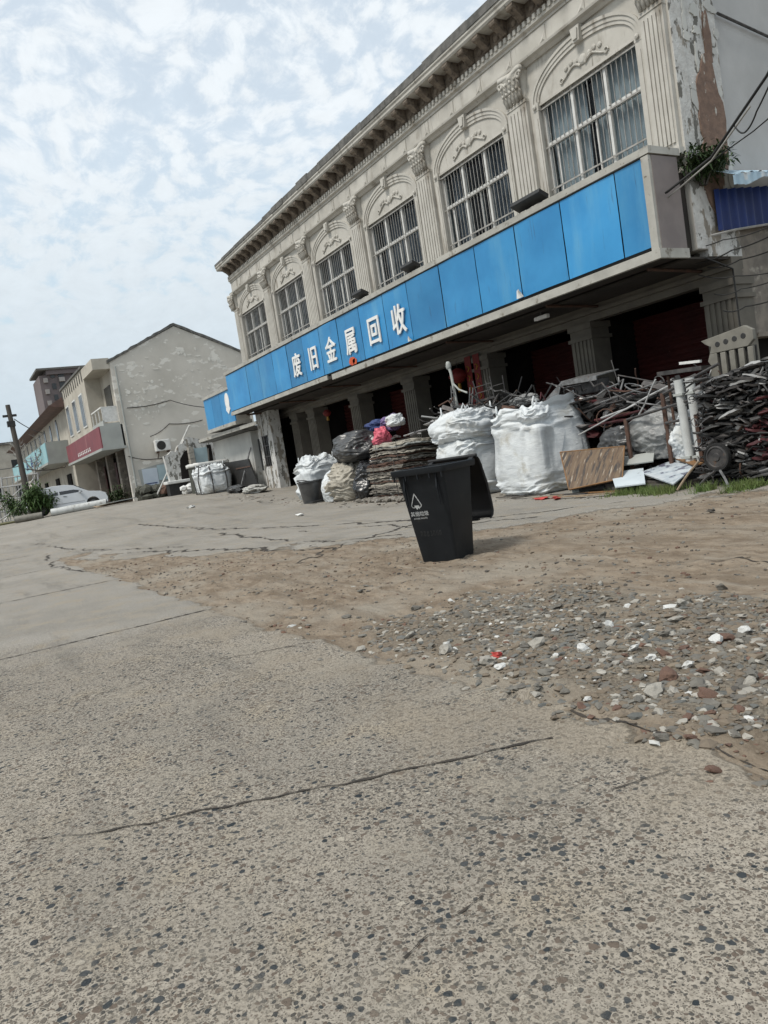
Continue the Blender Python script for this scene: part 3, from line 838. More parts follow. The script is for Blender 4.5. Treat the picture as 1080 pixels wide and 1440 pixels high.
# ground floor: arcade soffit, beam, columns, dark recess with shutters
FY = 12.9
m = MB()
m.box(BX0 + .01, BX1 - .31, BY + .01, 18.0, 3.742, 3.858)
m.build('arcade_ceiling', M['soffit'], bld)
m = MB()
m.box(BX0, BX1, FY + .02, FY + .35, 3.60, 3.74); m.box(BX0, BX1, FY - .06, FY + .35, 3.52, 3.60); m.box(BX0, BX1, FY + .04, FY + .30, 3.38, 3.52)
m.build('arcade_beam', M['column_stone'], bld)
def low_column():
    mb = MB()
    mb.box(-.32, .32, FY, FY + .55, 0, 3.38)
    for k in range(5): mb.box(-.26 + k * .115, -.26 + k * .115 + .06, FY - .028, FY, .5, 3.0)
    mb.box(-.36, .36, FY - .05, FY + .6, 3.0, 3.08); mb.box(-.35, .35, FY - .04, FY + .6, 3.24, 3.37)
    mb.box(-.38, .38, FY - .06, FY + .6, 0, .42)
    return mb
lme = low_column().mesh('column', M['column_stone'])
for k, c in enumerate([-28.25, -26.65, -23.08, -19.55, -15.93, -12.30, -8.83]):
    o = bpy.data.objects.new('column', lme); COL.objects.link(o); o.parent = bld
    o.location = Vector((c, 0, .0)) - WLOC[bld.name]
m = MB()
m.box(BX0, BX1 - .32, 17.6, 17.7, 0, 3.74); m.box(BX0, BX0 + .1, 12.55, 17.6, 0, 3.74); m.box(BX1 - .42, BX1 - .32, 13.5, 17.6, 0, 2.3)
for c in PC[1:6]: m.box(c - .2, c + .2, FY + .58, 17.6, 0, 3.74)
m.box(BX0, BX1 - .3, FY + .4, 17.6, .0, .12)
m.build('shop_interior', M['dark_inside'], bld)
for (a, b, yy) in ((-12.0, -9.32, 14.3), (-15.6, -12.62, 14.4), (-22.75, -19.9, 14.2), (-26.3, -23.4, 14.2), (-27.9, -27.0, 13.6)):
    mb = MB()
    def fn(u, v, a=a, b=b, yy=yy):
        return Vector((a + (b - a) * u, yy + .018 * math.sin(v * 150), .12 + 3.2 * v))
    mb.grid(fn, 2, 160)
    mb.build('shutter', M['red_shutter'], bld)
# left end of the building: peeled return and low annex
m = MB()
m.box(-30.2, -28.75, 12.05, 12.5, .2, 1.45); m.box(-30.2, -29.95, 12.05, 12.5, 1.45, 2.75); m.box(-29.25, -28.75, 12.05, 12.5, 1.45, 2.75); m.box(-30.2, -28.75, 12.05, 12.5, 2.75, 3.74)
m.build('end_wall', M['peeling'], bld)
m = MB()
m.box(-29.95, -29.25, 12.18, 12.2, 1.45, 2.75)
fw = m.build('window', M['glass_dark'], bld)
m = MB()
for xx in (-29.95, -29.73, -29.51, -29.29): m.box(xx, xx + .04, 12.07, 12.1, 1.45, 2.75)
for zz_ in (1.45, 1.85, 2.3, 2.71): m.box(-29.95, -29.25, 12.05, 12.07, zz_, zz_ + .04)
m.build('window_bars', M['steel_dark'], fw)

# low white annex at the far end
an = empty('low_annex', (-33, 12, .3), 'low white washed lean-to with a flat eave below the small blue sign', 'annex')
m = MB(); m.box(-36.2, -31.0, 12.0, 16, .1, 3.1); m.box(-31.0, -30.25, 12.3, 16, .1, 3.1)
m.build('wall', M['white_plaster'], an)
m = MB(); m.box(-31.0, -30.3, 12.28, 12.3, 1.35, 2.7)
m.build('window', M['glass_dark'], an)
m = MB(); m.box(-36.4, -30.25, 11.4, 16.2, 3.12, 3.26)
m.build('roof', M['roof_dark'], an)
m = MB(); m.box(-36.1, -28.4, 11.3, 11.39, 3.16, 3.30)
m.build('gutter', M['sign_frame'], an)

# ------------------------------------------------------------------ big blue signboard
sg = empty('shop_sign', (-19, 11, 3.7), 'long blue panelled signboard with six white characters across the whole building front', 'signboard')
seams = [-30.1, -27.75, -26.45, -25.1, -23.8, -22.5, -21.23, -20.0, -18.62, -17.28, -16.08, -14.63, -13.25, -11.9, -10.57, -9.22, -8.62]
rnd = random.Random(11)
for a, b in zip(seams, seams[1:]):
    mb = MB()
    dy = .008 * rnd.random()
    def fn(u, v, a=a, b=b, s=rnd.random() * 9):
        return Vector((a + .012 + (b - a - .024) * u, 10.985 + dy + .034 * math.sin(PI * u) * N(a * 3, v * 1.4, s) + .008 * N(u * 3, v * 3, a), 3.93 + 1.46 * v))
    mb.grid(fn, 10, 12)
    mb.build('sign_panel', M['sign_blue'], sg, smooth=True)
m = MB()
m.box(-30.1, -8.62, 11.03, 11.66, 3.90, 5.40)
m.build('sign_core', M['black_metal'], sg)
m = MB()
m.box(-30.15, -8.44, 10.95, 11.75, 5.42, 5.54); m.box(-8.62, -8.47, 10.96, 11.03, 3.86, 5.40); 
m.build('top_frame', M['sign_frame'], sg)
m = MB()
m.box(-30.12, -21.1, 10.98, 11.03, 3.76, 3.90)
m.box(-20.7, -8.44, 10.94, 11.03, 3.70, 3.86); m.box(-8.50, -8.44, 11.03, 11.70, 3.70, 3.86)
m.build('bottom_frame', M['sign_frame'], sg)
m = MB(); m.box(-30.12, -8.50, 11.03, 11.70, 3.76, 3.86); m.box(-30.2, -8.52, 11.72, 12.86, 3.70, 3.735); m.box(-30.2, -8.6, 11.70, 12.0, 3.86, 5.2)  # sign underside, plus boards added to stop light leaking down behind it
m.build('underside_light_stop', M['soffit'], sg)
m = MB(); m.box(-8.62, -8.46, 11.03, 11.68, 3.862, 5.398)
m.build('end_cap', M['sign_cap'], sg)
for x in (-29.5, -26, -22.4, -18.9, -15.3, -11.7, -9.1):
    m = MB(); m.tube([(x, 11.4, 3.69), (x, 12.88, 3.64)], .03, 6); m.build('bracket', M['rust'], sg)
for ch, cx in zip('废旧金属回收', (-23.06, -21.78, -20.52, -19.22, -17.86, -16.58)):
    put_text(ch, .80, (cx, 10.955, 4.52), sg, M['white_paint'], bold=.017, extrude=.014, sx=.86)
# torn and curled bits on the panels
m = MB()
def peel(mb, x, z, w, h, seed):
    def fn(u, v): return Vector((x + w * (u - .5) * (1 - .3 * v), 10.97 - .09 * u * v - .02, z + h * (v - .5) + .03 * N(u * 3, v * 3, seed)))
    mb.grid(fn, 5, 5)
peel(m, -11.95, 4.02, .22, .16, 1); peel(m, -16.2, 4.0, .2, .12, 2)
m.build('torn_film', M['white_paint'], sg, smooth=True)
m = MB(); scab2 = []
for k, (x, z, w, h) in enumerate(((-19.35, 4.02, .18, .12), (-19.2, 3.98, .12, .09))):
    m.prism([(x + w * math.cos(a) * (1 + .3 * N(a, k)), z + h * math.sin(a) * (1 + .3 * N(a, k + 3))) for a in [i * PI / 6 for i in range(12)]], 'y', 10.962, 10.972)
m.build('faded_sticker', M['orange_paper'], sg)

# small blue sign at the far end
s2 = empty('shop_sign', (-32.2, 11.2, 3.5), 'short blue sign with a white emblem beyond the end of the long signboard', 'signboard')
for a, b in ((-34.1, -33.0), (-33.0, -31.9), (-31.9, -30.3)):
    mb = MB(); mb.box(a + .01, b - .01, 11.2, 11.24, 3.55, 4.92); mb.build('sign_panel', M['sign_blue'], s2)
m = MB(); m.box(-34.15, -30.25, 11.15, 11.9, 4.92, 5.04); m.box(-34.15, -30.25, 11.15, 11.9, 3.40, 3.55); m.box(-34.1, -30.3, 11.24, 11.85, 3.55, 4.92)
m.build('sign_frame', M['sign_frame'], s2)
m = MB()
m.prism([(-30.95 + .26 * math.cos(a), 4.45 + .36 * math.sin(a)) for a in [i * PI / 10 for i in range(20)]], 'y', 11.18, 11.2)
m.prism([(-31.2, 4.1), (-30.95, 3.92), (-30.7, 4.1), (-30.74, 4.22), (-30.95, 4.04), (-31.16, 4.22)], 'y', 11.175, 11.2)
m.build('emblem', M['white_paint'], s2)

# floodlights lying on the sign's top ledge
fl = [(-11.35, 'largest black floodlight on the sign ledge, at the first pilaster gap from the peeling corner'),
      (-15.75, 'black floodlight on the sign ledge above the last white character'),
      (-18.35, 'black floodlight on the sign ledge above the fifth white character')]
for x, lab in fl:
    t = empty('floodlight', (x, 11.1, 5.56), lab, 'floodlight', 'floodlights on the sign ledge')
    mb = MB(); mb.cbox((x, 10.98, 5.69), (.85 if x > -12 else .55, .26, .09), (R(-24), 0, 0)); mb.build('lamp_body', M['black_metal'], t, bevel=.01)
    mb = MB(); mb.box(x - .2, x - .16, 11.06, 11.14, 5.562, 5.64); mb.box(x + .16, x + .2, 11.06, 11.14, 5.562, 5.64); mb.build('lamp_bracket', M['steel_dark'], t)
t = empty('ceiling_lamp', (-12.35, 11.9, 3.6), 'small white tube lamp under the canopy above the middle column', 'lamp')
m = MB(); m.box(-12.6, -12.2, 11.85, 11.95, 3.56, 3.64); m.build('lamp_body', M['white_paint'], t, bevel=.01)
m = MB(); m.box(-12.42, -12.38, 11.88, 11.92, 3.642, 3.738); m.build('lamp_bracket', M['steel_dark'], t)

# red lanterns and couplets in the arcade
def lantern(x, y, z, r, lab):
    t = empty('red_lantern', (x, y, z), lab, 'lantern', 'lanterns under the arcade')
    mb = MB(); mb.lathe([(.05, -r * .8), (r * .6, -r * .62), (r, -.1 * r), (r, .1 * r), (r * .6, r * .62), (.05, r * .8)], (x, y, z), 14); mb.build('lantern_body', M['red_cloth'], t, smooth=True)
    mb = MB(); mb.tube([(x, y, z - r * .8), (x, y, z - r * 1.7)], .04, 6, .06); mb.build('tassel', M['gold'], t)
    mb = MB(); mb.tube([(x, y, z + r * .8), (x, y, 3.40)], .008, 5); mb.build('cord', M['cable'], t)
lantern(-16.75, 12.72, 3.0, .26, 'red lantern hanging before the doorway just above the chair frames')
lantern(-24.9, 12.72, 3.02, .16, 'red lantern hanging in the dark bay at the far end of the arcade')
for x, lab in ((-16.05, 'red paper couplet with gold writing on the column behind the bags'), (-16.42, 'red paper couplet hung between lantern and column')):
    t = empty('paper_couplet', (x, 12.86, 2.2), lab, 'paper banner')
    mb = MB(); mb.box(x - .13, x + .13, 12.845, 12.855, 2.15, 3.45); mb.build('paper', M['red_cloth'], t)
    mb = MB()
    for q in range(4): mb.tube([(x - .05 + .02 * q % .05, 12.838, 3.2 - .26 * q), (x + .05, 12.838, 3.14 - .26 * q), (x - .03, 12.838, 3.05 - .26 * q)], .018, 5)
    mb.build('gold_print', M['gold'], t)

# ------------------------------------------------------------------ right flank: awning, plant, cables
aw = empty('awning', (-8.3, 13.6, 4.9), 'sagging pale blue sheet awning on the right flank of the building', 'awning')
m = MB()
def fn(u, v):
    y = 12.36 + 3.6 * u
    return Vector((-8.47 + .55 * v, y, 5.12 + .10 * u + .12 * (1 - v) - .10 * v - .10 * math.exp(-u * 9) * v + .018 * math.sin(y * 24) * v))
m.grid(fn, 120, 6)
def fn(u, v):
    y = 12.36 + 3.6 * u
    zt = 5.12 + .10 * u - .10 - .10 * math.exp(-u * 9)
    return Vector((-7.92 + .012 * math.sin(y * 31), y, zt - v * (.16 + .05 * math.sin(u * 17) + .04 * N(y * 3, 2)) * (1 - .6 * sm(u * 1.6))))
m.grid(fn, 120, 5)
m.build('sheet', M['awning_pale'], aw, smooth=True)
m = MB()
def fn(u, v):
    y = 12.55 + 3.4 * u
    return Vector((-8.42 + .03 * math.sin(y * 26), y, 4.16 + .28 * u + .72 * v))
m.grid(fn, 150, 4)
m.build('blue_panel', M['awning_blue'], aw, smooth=True)
m = MB(); m.tube([(-8.36, 12.2, 4.05), (-8.34, 12.9, 4.16), (-8.34, 16, 4.52)], .022, 6)
m.build('support_rod', M['cable_pale'], aw)

def leaf(mb, p, d, L, w, droop=.3, up=Vector((0, 0, 1))):
    d = d.normalized(); sd = d.cross(up)
    if sd.length < .1: sd = Vector((1, 0, 0))
    sd.normalize()
    a = p; b = p + d * L * .5 + Vector((0, 0, .04 * L)); c = p + d * L - Vector((0, 0, droop * L))
    mb.add([a, b - sd * w * .5, b + sd * w * .5, c], [(0, 2, 1), (1, 2, 3)])
def shrub(name, loc, r, h, nleaf, L, w, label, cat, mt, seed, stems=7, group=None, drop=0.0):
    rnd = random.Random(seed)
    t = empty(name, loc, label, cat, group)
    st = MB(); lf = MB(); L0 = Vector(loc); tips = []
    for k in range(stems):
        a = rnd.random() * 2 * PI; q = r * (.3 + .7 * rnd.random())
        tip = L0 + Vector((q * math.cos(a), q * math.sin(a), h * (.5 + .5 * rnd.random())))
        mid = L0.lerp(tip, .5) + Vector((0, 0, .12 * h))
        st.tube([L0 + Vector((.05 * math.cos(a), .05 * math.sin(a), 0)), mid, tip], .018, 5, .005); tips.append((mid, tip))
    for k in range(nleaf):
        mid, tip = rnd.choice(tips)
        p = mid.lerp(tip, rnd.random() * 1.15) + Vector((rnd.gauss(0, 1), rnd.gauss(0, 1), rnd.gauss(0, 1))) * r * .20
        if p.z < loc[2] - drop: p.z = loc[2] + .1
        d = Vector((rnd.gauss(0, 1), rnd.gauss(0, 1), rnd.gauss(.1, .6)))
        leaf(lf, p, d, L * (.6 + .7 * rnd.random()), w * (.7 + .5 * rnd.random()))
    st.build('stem', M['wood_dark'], t); lf.build('leaves', mt, t)
    return t
shrub('wild_fern', (-8.44, 12.3, 4.95), .44, .55, 1500, .15, .042, 'wild green fern growing out of the peeling corner above the sign end', 'plant', M['leaf_dark'], 3, 13, drop=.6)

def cable(pts, r, label, mt=None, group='cables strung off the sign end', name='cable', sag=.0):
    P = [Vector(p) for p in pts]; out = []
    for i in range(len(P) - 1):
        for k in range(8):
            t = k / 8; q = P[i].lerp(P[i + 1], t); q.z -= sag * 4 * t * (1 - t); out.append(q)
    out.append(P[-1])
    mb = MB(); mb.tube(out, r, 6)
    return tag(mb.build(name, mt or M['cable'], smooth=True), label, 'cable', group)
cable([(-8.40, 11.2, 4.75), (-7.6, 11.35, 5.02), (-6.2, 10.7, 5.50), (-4.2, 9.6, 6.4)], .021, 'thick black cable bundle rising from the sign end to the right')
cable([(-8.40, 11.25, 4.68), (-7.6, 11.35, 4.97), (-6.6, 10.9, 5.30)], .014, 'pale grey cable running just under the thick black bundle', M['cable_pale'])
cable([(-7.0, 11.1, 5.22), (-6.55, 10.6, 4.88), (-6.25, 10.45, 5.02), (-5.6, 10.2, 5.6)], .012, 'thin black cable loop hanging below the thick bundle', sag=.04)
cable([(-7.9, 11.6, 5.02), (-6.9, 11.4, 5.12), (-5.4, 10.9, 5.30)], .010, 'thin black cable crossing the grey flank almost level')
for k, (z0, z1, yy) in enumerate(((4.02, 3.92, 12.1), (3.72, 3.86, 12.3), (3.50, 3.20, 12.35), (3.60, 3.66, 12.5), (3.1, 3.14, 12.45), (2.78, 2.84, 12.5))):
    cable([(-9.0 + .1 * k, yy, z0), (-8.2, yy + .2, (z0 + z1) / 2 - .04), (-7.2, yy + .3, z1)], .010 + .003 * (k % 2), ['upper slack cable across the dim flank below the awning', 'second slack cable across the dim flank below the awning', 'sloping cable dropping over the right column', 'level cable behind the sloping one at the right column', 'cable tied across the right column halfway up', 'lowest cable tied across the right column'][k], sag=.05)
cable([(-8.44, 12.08, 3.7), (-8.44, 12.84, 3.5), (-8.44, 12.86, 2.2)], .016, 'black cable running down the right column edge')

# ------------------------------------------------------------------ gabled house
HX, HY0, HY1, HR = -44.0, 9.5, 17.4, 13.45
gh = empty('gabled_house', (-44, 13, .8), 'two storey house with a blank cement gable wall facing the yard and a steep roof', 'house')
m = MB()
m.prism([(HY0, .2), (HY1, .2), (HY1, 8.70), (HR, 10.5), (HY0, 8.70)], 'x', HX - .3, HX)
m.build('gable_wall', M['gable'], gh)
m = MB()
m.box(-62, HX - .3, HY0, HY0 + .3, 3.9, 8.7); m.box(-62, -62 + .3, HY0 + .3, HY1, .2, 8.7); m.box(-62, HX - .3, HY1 - .3, HY1, .2, 8.7)
for x in (-61.7, -57.6, -53.8, -50.2, -46.9): pass
m.build('front_wall', M['house_cream'], gh)
for x in (-61.7, -57.6, -53.8, -50.2, -46.9):
    m = MB(); m.box(x, x + .5, HY0 + .02, HY0 + .4, .2, 3.9); m.build('shop_pier', M['mottled'], gh)  # darker plaster on the piers paints the shade of the shopfront
m = MB(); m.box(-61.6, HX - .3, HY0 + 1.6, HY0 + 1.7, .2, 3.9)
m.build('shop_interior', M['dark_inside'], gh)
rnd = random.Random(3)
m = MB()
n = 40
vs = []
for i in range(n + 1):
    u = i / n
    y = HY0 - .15 + (HY1 - HY0 + .3) * u
    z = (8.66 + 1.86 * (1 - abs(y - HR) / (HR - HY0))) if y < HR else (8.66 + 1.86 * (1 - abs(y - HR) / (HY1 - HR)))
    vs.append((y, z + .03 * rnd.random()))
poly = [(y, z) for y, z in vs] + [(y, z + .13 + .05 * rnd.random()) for y, z in reversed(vs)]
m.prism(poly, 'x', -62.2, HX + .06)
m.build('roof', M['roof_dark'], gh)
m = MB(); m.box(-56.2, -47.4, 8.6, HY0, 5.2, 9.0); m.build('upper_bay', M['house_cream'], gh)
m = MB(); m.box(-56.4, -47.3, 8.5, HY0 + .2, 9.0, 9.12)
x = -56
while x < -47.6: m.box(x, x + .14, 8.56, 8.6, 8.3, 8.85); x += .8
m.build('parapet', M['roof_dark'], gh)
for c in (-49.3, -52.0, -54.8):
    mb = MB(); mb.box(c - .62, c + .62, 8.55, 8.6, 5.7, 7.75); w = mb.build('window', M['aluminium'], gh)
    mb = MB(); mb.box(c - .52, c - .03, 8.53, 8.55, 5.8, 7.65); mb.box(c + .03, c + .52, 8.53, 8.55, 5.8, 7.65); mb.build('pane', M['glass_dark'], w)
m = MB(); m.box(-47.4, -44.02, 8.55, 9.5, 8.32, 8.92); m.build('balcony_canopy', M['house_cream'], gh)
m = MB(); m.box(-47.3, -44.05, 8.6, 9.5, 5.2, 5.32); m.box(-47.3, -44.05, 8.6, 8.66, 5.32, 5.5); m.build('balcony_slab', M['grey_sheet'], gh)
m = MB()
for x in (-47.2, -46.2, -45.2, -44.2): m.box(x, x + .05, 8.64, 8.69, 5.5, 6.2)
m.box(-47.2, -44.15, 8.62, 8.70, 6.2, 6.27); m.box(-44.2, -44.14, 8.64, 9.5, 6.2, 6.26); m.box(-44.19, -44.15, 8.7, 9.5, 5.4, 6.2)
m.build('balcony_rail', M['foam'], gh)
mb = MB(); mb.box(-46.6, -44.9, 9.46, 9.5, 6.35, 7.55); mb.build('window', M['glass_dark'], gh)
m = MB(); m.tube([(HX + .03, 9.75, 8.4), (HX + .03, 9.75, .9)], .05, 6); m.build('downpipe', M['grey_sheet'], gh)
m = MB(); rnd = random.Random(7)
for k in range(210):
    y = HY0 + .6 + (HY1 - HY0 - 1.5) * rnd.random(); z = 5.0 + 4.2 * rnd.random()
    if z > 8.4 + 1.7 * (1 - abs(y - HR) / 4) - .4: continue
    if N(y * .5, z * .5, 3) < -.1 + .5 * sm((6.5 - z) / 2): continue
    scab(m, y, z, .04 + .15 * rnd.random() ** 2, .03 + .09 * rnd.random() ** 2, k, HX, .006 + .00007 * k)
m.build('peeled_plaster', M['gable_pale'], gh)
m = MB(); m.prism([(10.1, 1.15), (13.2, 1.15), (13.0, 2.9), (11.6, 2.75), (10.0, 2.5)], 'x', HX, HX + .012)
m.build('washed_dado', M['grey_sheet'], gh)
for c, w in ((-52.2, 1.6), (-48.6, 1.5), (-56, 1.5)):
    mb = MB(); mb.box(c - w, c + w, 10.2, 10.25, .6, 3.4); mb.build('shop_door', M['red_shutter'], gh)
for x, z in ((-45.4, 0), (-46.6, 1)):
    mb = MB(); mb.box(x, x + .35, 9.95, 10.0, .9, 3.5); mb.build('door_leaf', M['mottled'], gh)

rs = empty('shop_sign', (-50, 8.3, 3.9), 'faded maroon signboard over the gabled house shopfront', 'signboard')
m = MB(); m.box(-56.6, -44.0, 8.3, 8.36, 3.98, 5.18); m.build('sign_panel', M['red_sign'], rs)
m = MB(); m.box(-56.6, -44.0, 8.36, 9.6, 3.98, 5.20); m.box(-56.7, -43.95, 8.25, 9.62, 3.84, 3.98); m.build('sign_frame', M['grey_sheet'], rs)
m = MB()
for k in range(8):
    x = -52.2 + .62 * k
    m.box(x, x + .36, 8.285, 8.30, 4.15, 4.21); m.box(x + .1, x + .15, 8.28, 8.30, 4.1, 4.34); m.box(x, x + .3, 8.285, 8.30, 4.29, 4.33)
m.build('lettering', M['white_paint'], rs)

t = empty('air_conditioner', (HX + .2, 11.5, 3.4), 'small white air conditioner unit on brackets on the cement gable', 'air conditioner')
m = MB(); m.box(HX + .1, HX + .5, 11.1, 11.95, 3.38, 4.02); m.build('casing', M['foam'], t, bevel=.03)
m = MB(); m.lathe([(0, .012), (.23, .012), (.26, 0)], (HX + .5, 11.42, 3.7), 20, 'x'); m.build('fan_grille', M['black_metal'], t)
m = MB(); m.box(HX, HX + .5, 11.2, 11.25, 3.30, 3.375); m.box(HX, HX + .5, 11.8, 11.85, 3.30, 3.375); m.tube([(HX + .05, 11.82, 3.0), (HX + .45, 11.82, 3.30)], .025, 5); m.tube([(HX + .05, 11.22, 3.0), (HX + .45, 11.22, 3.30)], .025, 5)
m.build('bracket', M['rust'], t)
t = empty('notice_board', (HX + .05, 10.9, 1.8), 'pale blue notice sheets fixed low on the cement gable', 'notice board')
m = MB(); m.box(HX + .012, HX + .05, 10.2, 11.05, 1.55, 2.5); m.build('board', M['notice'], t)
m = MB(); m.box(HX + .014, HX + .045, 11.07, 11.8, 1.75, 2.62); m.build('board', M['light_blue'], t)
m = MB(); m.box(HX + .051, HX + .055, 10.3, 10.95, 1.62, 1.68); m.build('printed_strip', M['navy'], t)
def wallcable(pts, label):
    return cable(pts, .022, label, None, 'cables on the gable wall', sag=.09)
wallcable([(HX + .04, 10.0, 6.05), (HX + .04, 12.5, 6.25), (-36.2, 12.2, 4.8)], 'upper cable drooping across the cement gable')
wallcable([(HX + .04, 9.6, 3.35), (HX + .06, 11.0, 3.0), (HX + .06, 13.0, 3.15)], 'lower cable drooping under the air conditioner')
wallcable([(HX + .06, 11.0, 4.3), (HX + .05, 12.2, 4.9), (HX + .05, 14.2, 4.9)], 'middle cable arching above the air conditioner')

# ruined lean-to between house and signs
rw = empty('ruined_lean_to', (-39.5, 12, .6), 'ruined masonry lean-to with a jagged broken top and a pale blue door', 'ruin')
m = MB()
m.prism([(10.75, .4), (12.0, .4), (12.0, 3.75), (11.75, 3.72), (11.6, 3.45), (11.35, 3.38), (11.15, 3.05), (10.95, 3.12), (10.7, 2.95), (10.5, 2.9), (10.6, 1.6)], 'x', -40.2, -39.9)
m.prism([(12.0, .4), (15.0, .4), (15.0, 3.4), (12.9, 3.3), (12.75, 3.5), (12.0, 3.75)], 'x', -40.2, -39.95)
m.build('wall', M['peeling'], rw)
m = MB(); m.box(-39.95, -39.90, 12.15, 12.85, .7, 3.1); m.build('door', M['light_blue'], rw)
m = MB(); m.prism([(11.15, .6), (11.85, .6), (11.85, 3.1), (11.6, 3.0), (11.3, 2.6)], 'x', -39.9, -39.89); m.box(-39.90, -39.89, 12.87, 13.1, 1.2, 3.2); m.build('opening_shade', M['dark_inside'], rw)  # flat near-black sheets paint the shade inside the gaps
m = MB()
for k in range(8): m.cbox((-39.75, 11.9 + .03 * N(k), .8 + .32 * k), (.3, .26, .30), (0, 0, .2 * N(k * 2.3)))
m.build('loose_masonry', M['rock_pale'], rw)

def gnd(x, y): return ground_h(x, y)
t = empty('ladder', (-40.6, 11.2, gnd(-40.6, 11.2)), 'short white ladder leaning by the ruined lean-to', 'ladder')
g0 = gnd(-40.6, 11.2)
m = MB()
for s in (0, .5): m.tube([(-40.9, 11.0 + s, g0), (-40.4, 11.35 + s, g0 + 2.0)], .035, 6)
m.build('side_rail', M['foam'], t)
m = MB()
for k in range(6):
    u = (k + .5) / 6; m.tube([(-40.9 + .5 * u, 11.0 + .35 * u, g0 + 2 * u), (-40.9 + .5 * u, 11.5 + .35 * u, g0 + 2 * u)], .025, 5)
m.build('rung', M['foam'], t)
m = MB(); m.tube([(-42.0, 10.2, gnd(-42, 10.2)), (-39.8, 12.1, 4.35)], .045, 7)
tag(m.build('long_pole', M['foam']), 'long pale pole leaning against the ruined lean-to', 'pole')

# rubble heaps along the gable
ICO = None
def ico(sub=1):
    import bmesh
    b = bmesh.new(); bmesh.ops.create_icosphere(b, subdivisions=sub, radius=1)
    vs = [v.co.copy() for v in b.verts]; fs = [tuple(v.index for v in f.verts) for f in b.faces]; b.free()
    return vs, fs
ICO1, ICO2, ICO3, ICO4 = ico(1), ico(2), ico(3), ico(5)
def rock(mb, c, r, seed, sq=(1, .8, .55), base=ICO1, rough=.35):
    vs, fs = base
    e = Euler((N(seed * 1.3) * .6, N(seed * 2.1) * .6, seed * 2.4)).to_matrix()
    out = []
    for v in vs:
        k = 1 + rough * N(v.x * 1.7 + seed * 3.1, v.y * 1.7, v.z * 1.7) + rough * .5 * N(v.x * 4, v.y * 4 + seed, v.z * 4)
        q = e @ Vector((v.x * sq[0] * k, v.y * sq[1] * k, v.z * sq[2] * k))
        out.append(Vector(c) + q * r)
    mb.add(out, fs)
def heap(name, label, cat, spots, mt, seed, group=None):
    rnd = random.Random(seed)
    m = MB(); k = 0
    for (x, y, r) in spots: rock(m, (x, y, gnd(x, y) + r * .35), r, seed + k * 7.7, (1, .9, .7), ICO2); k += 1
    return tag(m.build(name, mt), label, cat, group)
rnd = random.Random(21)
for lab, x0, x1, y0, y1, n, mt, sz in (('dark rubble heap at the foot of the cement gable corner', -43.2, -41.8, 9.6, 10.8, 26, 'dark_green', .32),
                                      ('brown broken brick heap under the pale blue notices', -42.6, -41.2, 10.7, 11.6, 24, 'brick', .34),
                                      ('pale broken foam and stone lumps before the ladder', -37.8, -36.4, 10.4, 11.2, 9, 'foam', .26)):
    m = MB()
    for k in range(n):
        x, y = x0 + (x1 - x0) * rnd.random(), y0 + (y1 - y0) * rnd.random()
        rock(m, (x, y, gnd(x, y) + .1 + .5 * rnd.random() ** 2), sz * (.5 + .7 * rnd.random()), k * 3.3 + n, (1, .9, .8))
    o = m.build('rubble', M[mt]); o['kind'] = 'stuff'; o['label'] = lab
t = empty('slab_table', (-39.8, 11.0, gnd(-39.8, 11)), 'long white slab lying on dark blocks before the ladder', 'slab')
g0 = gnd(-39.8, 11)
m = MB(); m.box(-40.2, -39.4, 10.3, 12.0, g0 + .62, g0 + .78); m.build('slab', M['foam'], t, bevel=.03)
m = MB(); m.box(-40.1, -39.5, 10.4, 11.9, g0 - .05, g0 + .618); m.build('block', M['black_metal'], t)

for k, (x, y, w, d, h, lab) in enumerate(((-41.4, 11.3, .8, .9, .55, 'dark crate under the pale blue notices'), (-41.2, 12.4, .7, .6, .8, 'dark crate standing beside the white ladder'), (-38.2, 11.6, 1.0, .8, .6, 'dark crate before the ruined lean-to door'), (-37.0, 12.1, .8, .7, 1.0, 'tallest dark crate, between the lean-to door and the olive cabinet'))):
    g0 = gnd(x, y)
    t = empty('dark_crate', (x, y, g0), lab, 'crate', 'dark crates by the gable wall')
    mb = MB(); mb.box(x - w / 2, x + w / 2, y - d / 2, y + d / 2, g0 - .02, g0 + h); mb.build('crate_body', M['wood_dark'] if k % 2 else M['black_metal'], t, bevel=.02)
    mb = MB()
    for q in range(3): mb.box(x + w / 2, x + w / 2 + .02, y - d / 2, y + d / 2, g0 + h * (.15 + .3 * q), g0 + h * (.3 + .3 * q))
    mb.build('slat', M['rust'], t)
for k, (a, b, lab) in enumerate((((-41.0, 12.0, 1.0), (-40.15, 12.6, 3.3), 'thin dark pole leaning beside the ladder'), ((-38.6, 12.3, .9), (-39.85, 12.9, 3.0), 'thin dark pole leaning by the pale blue door'), ((-31.4, 11.2, .5), (-31.1, 11.95, 2.4), 'thin pale pole leaning on the white annex wall'))):
    m = MB(); m.tube([a, b], .035, 6); tag(m.build('leaning_pole', M['steel_grey'] if k == 2 else M['wood_dark']), lab, 'pole')
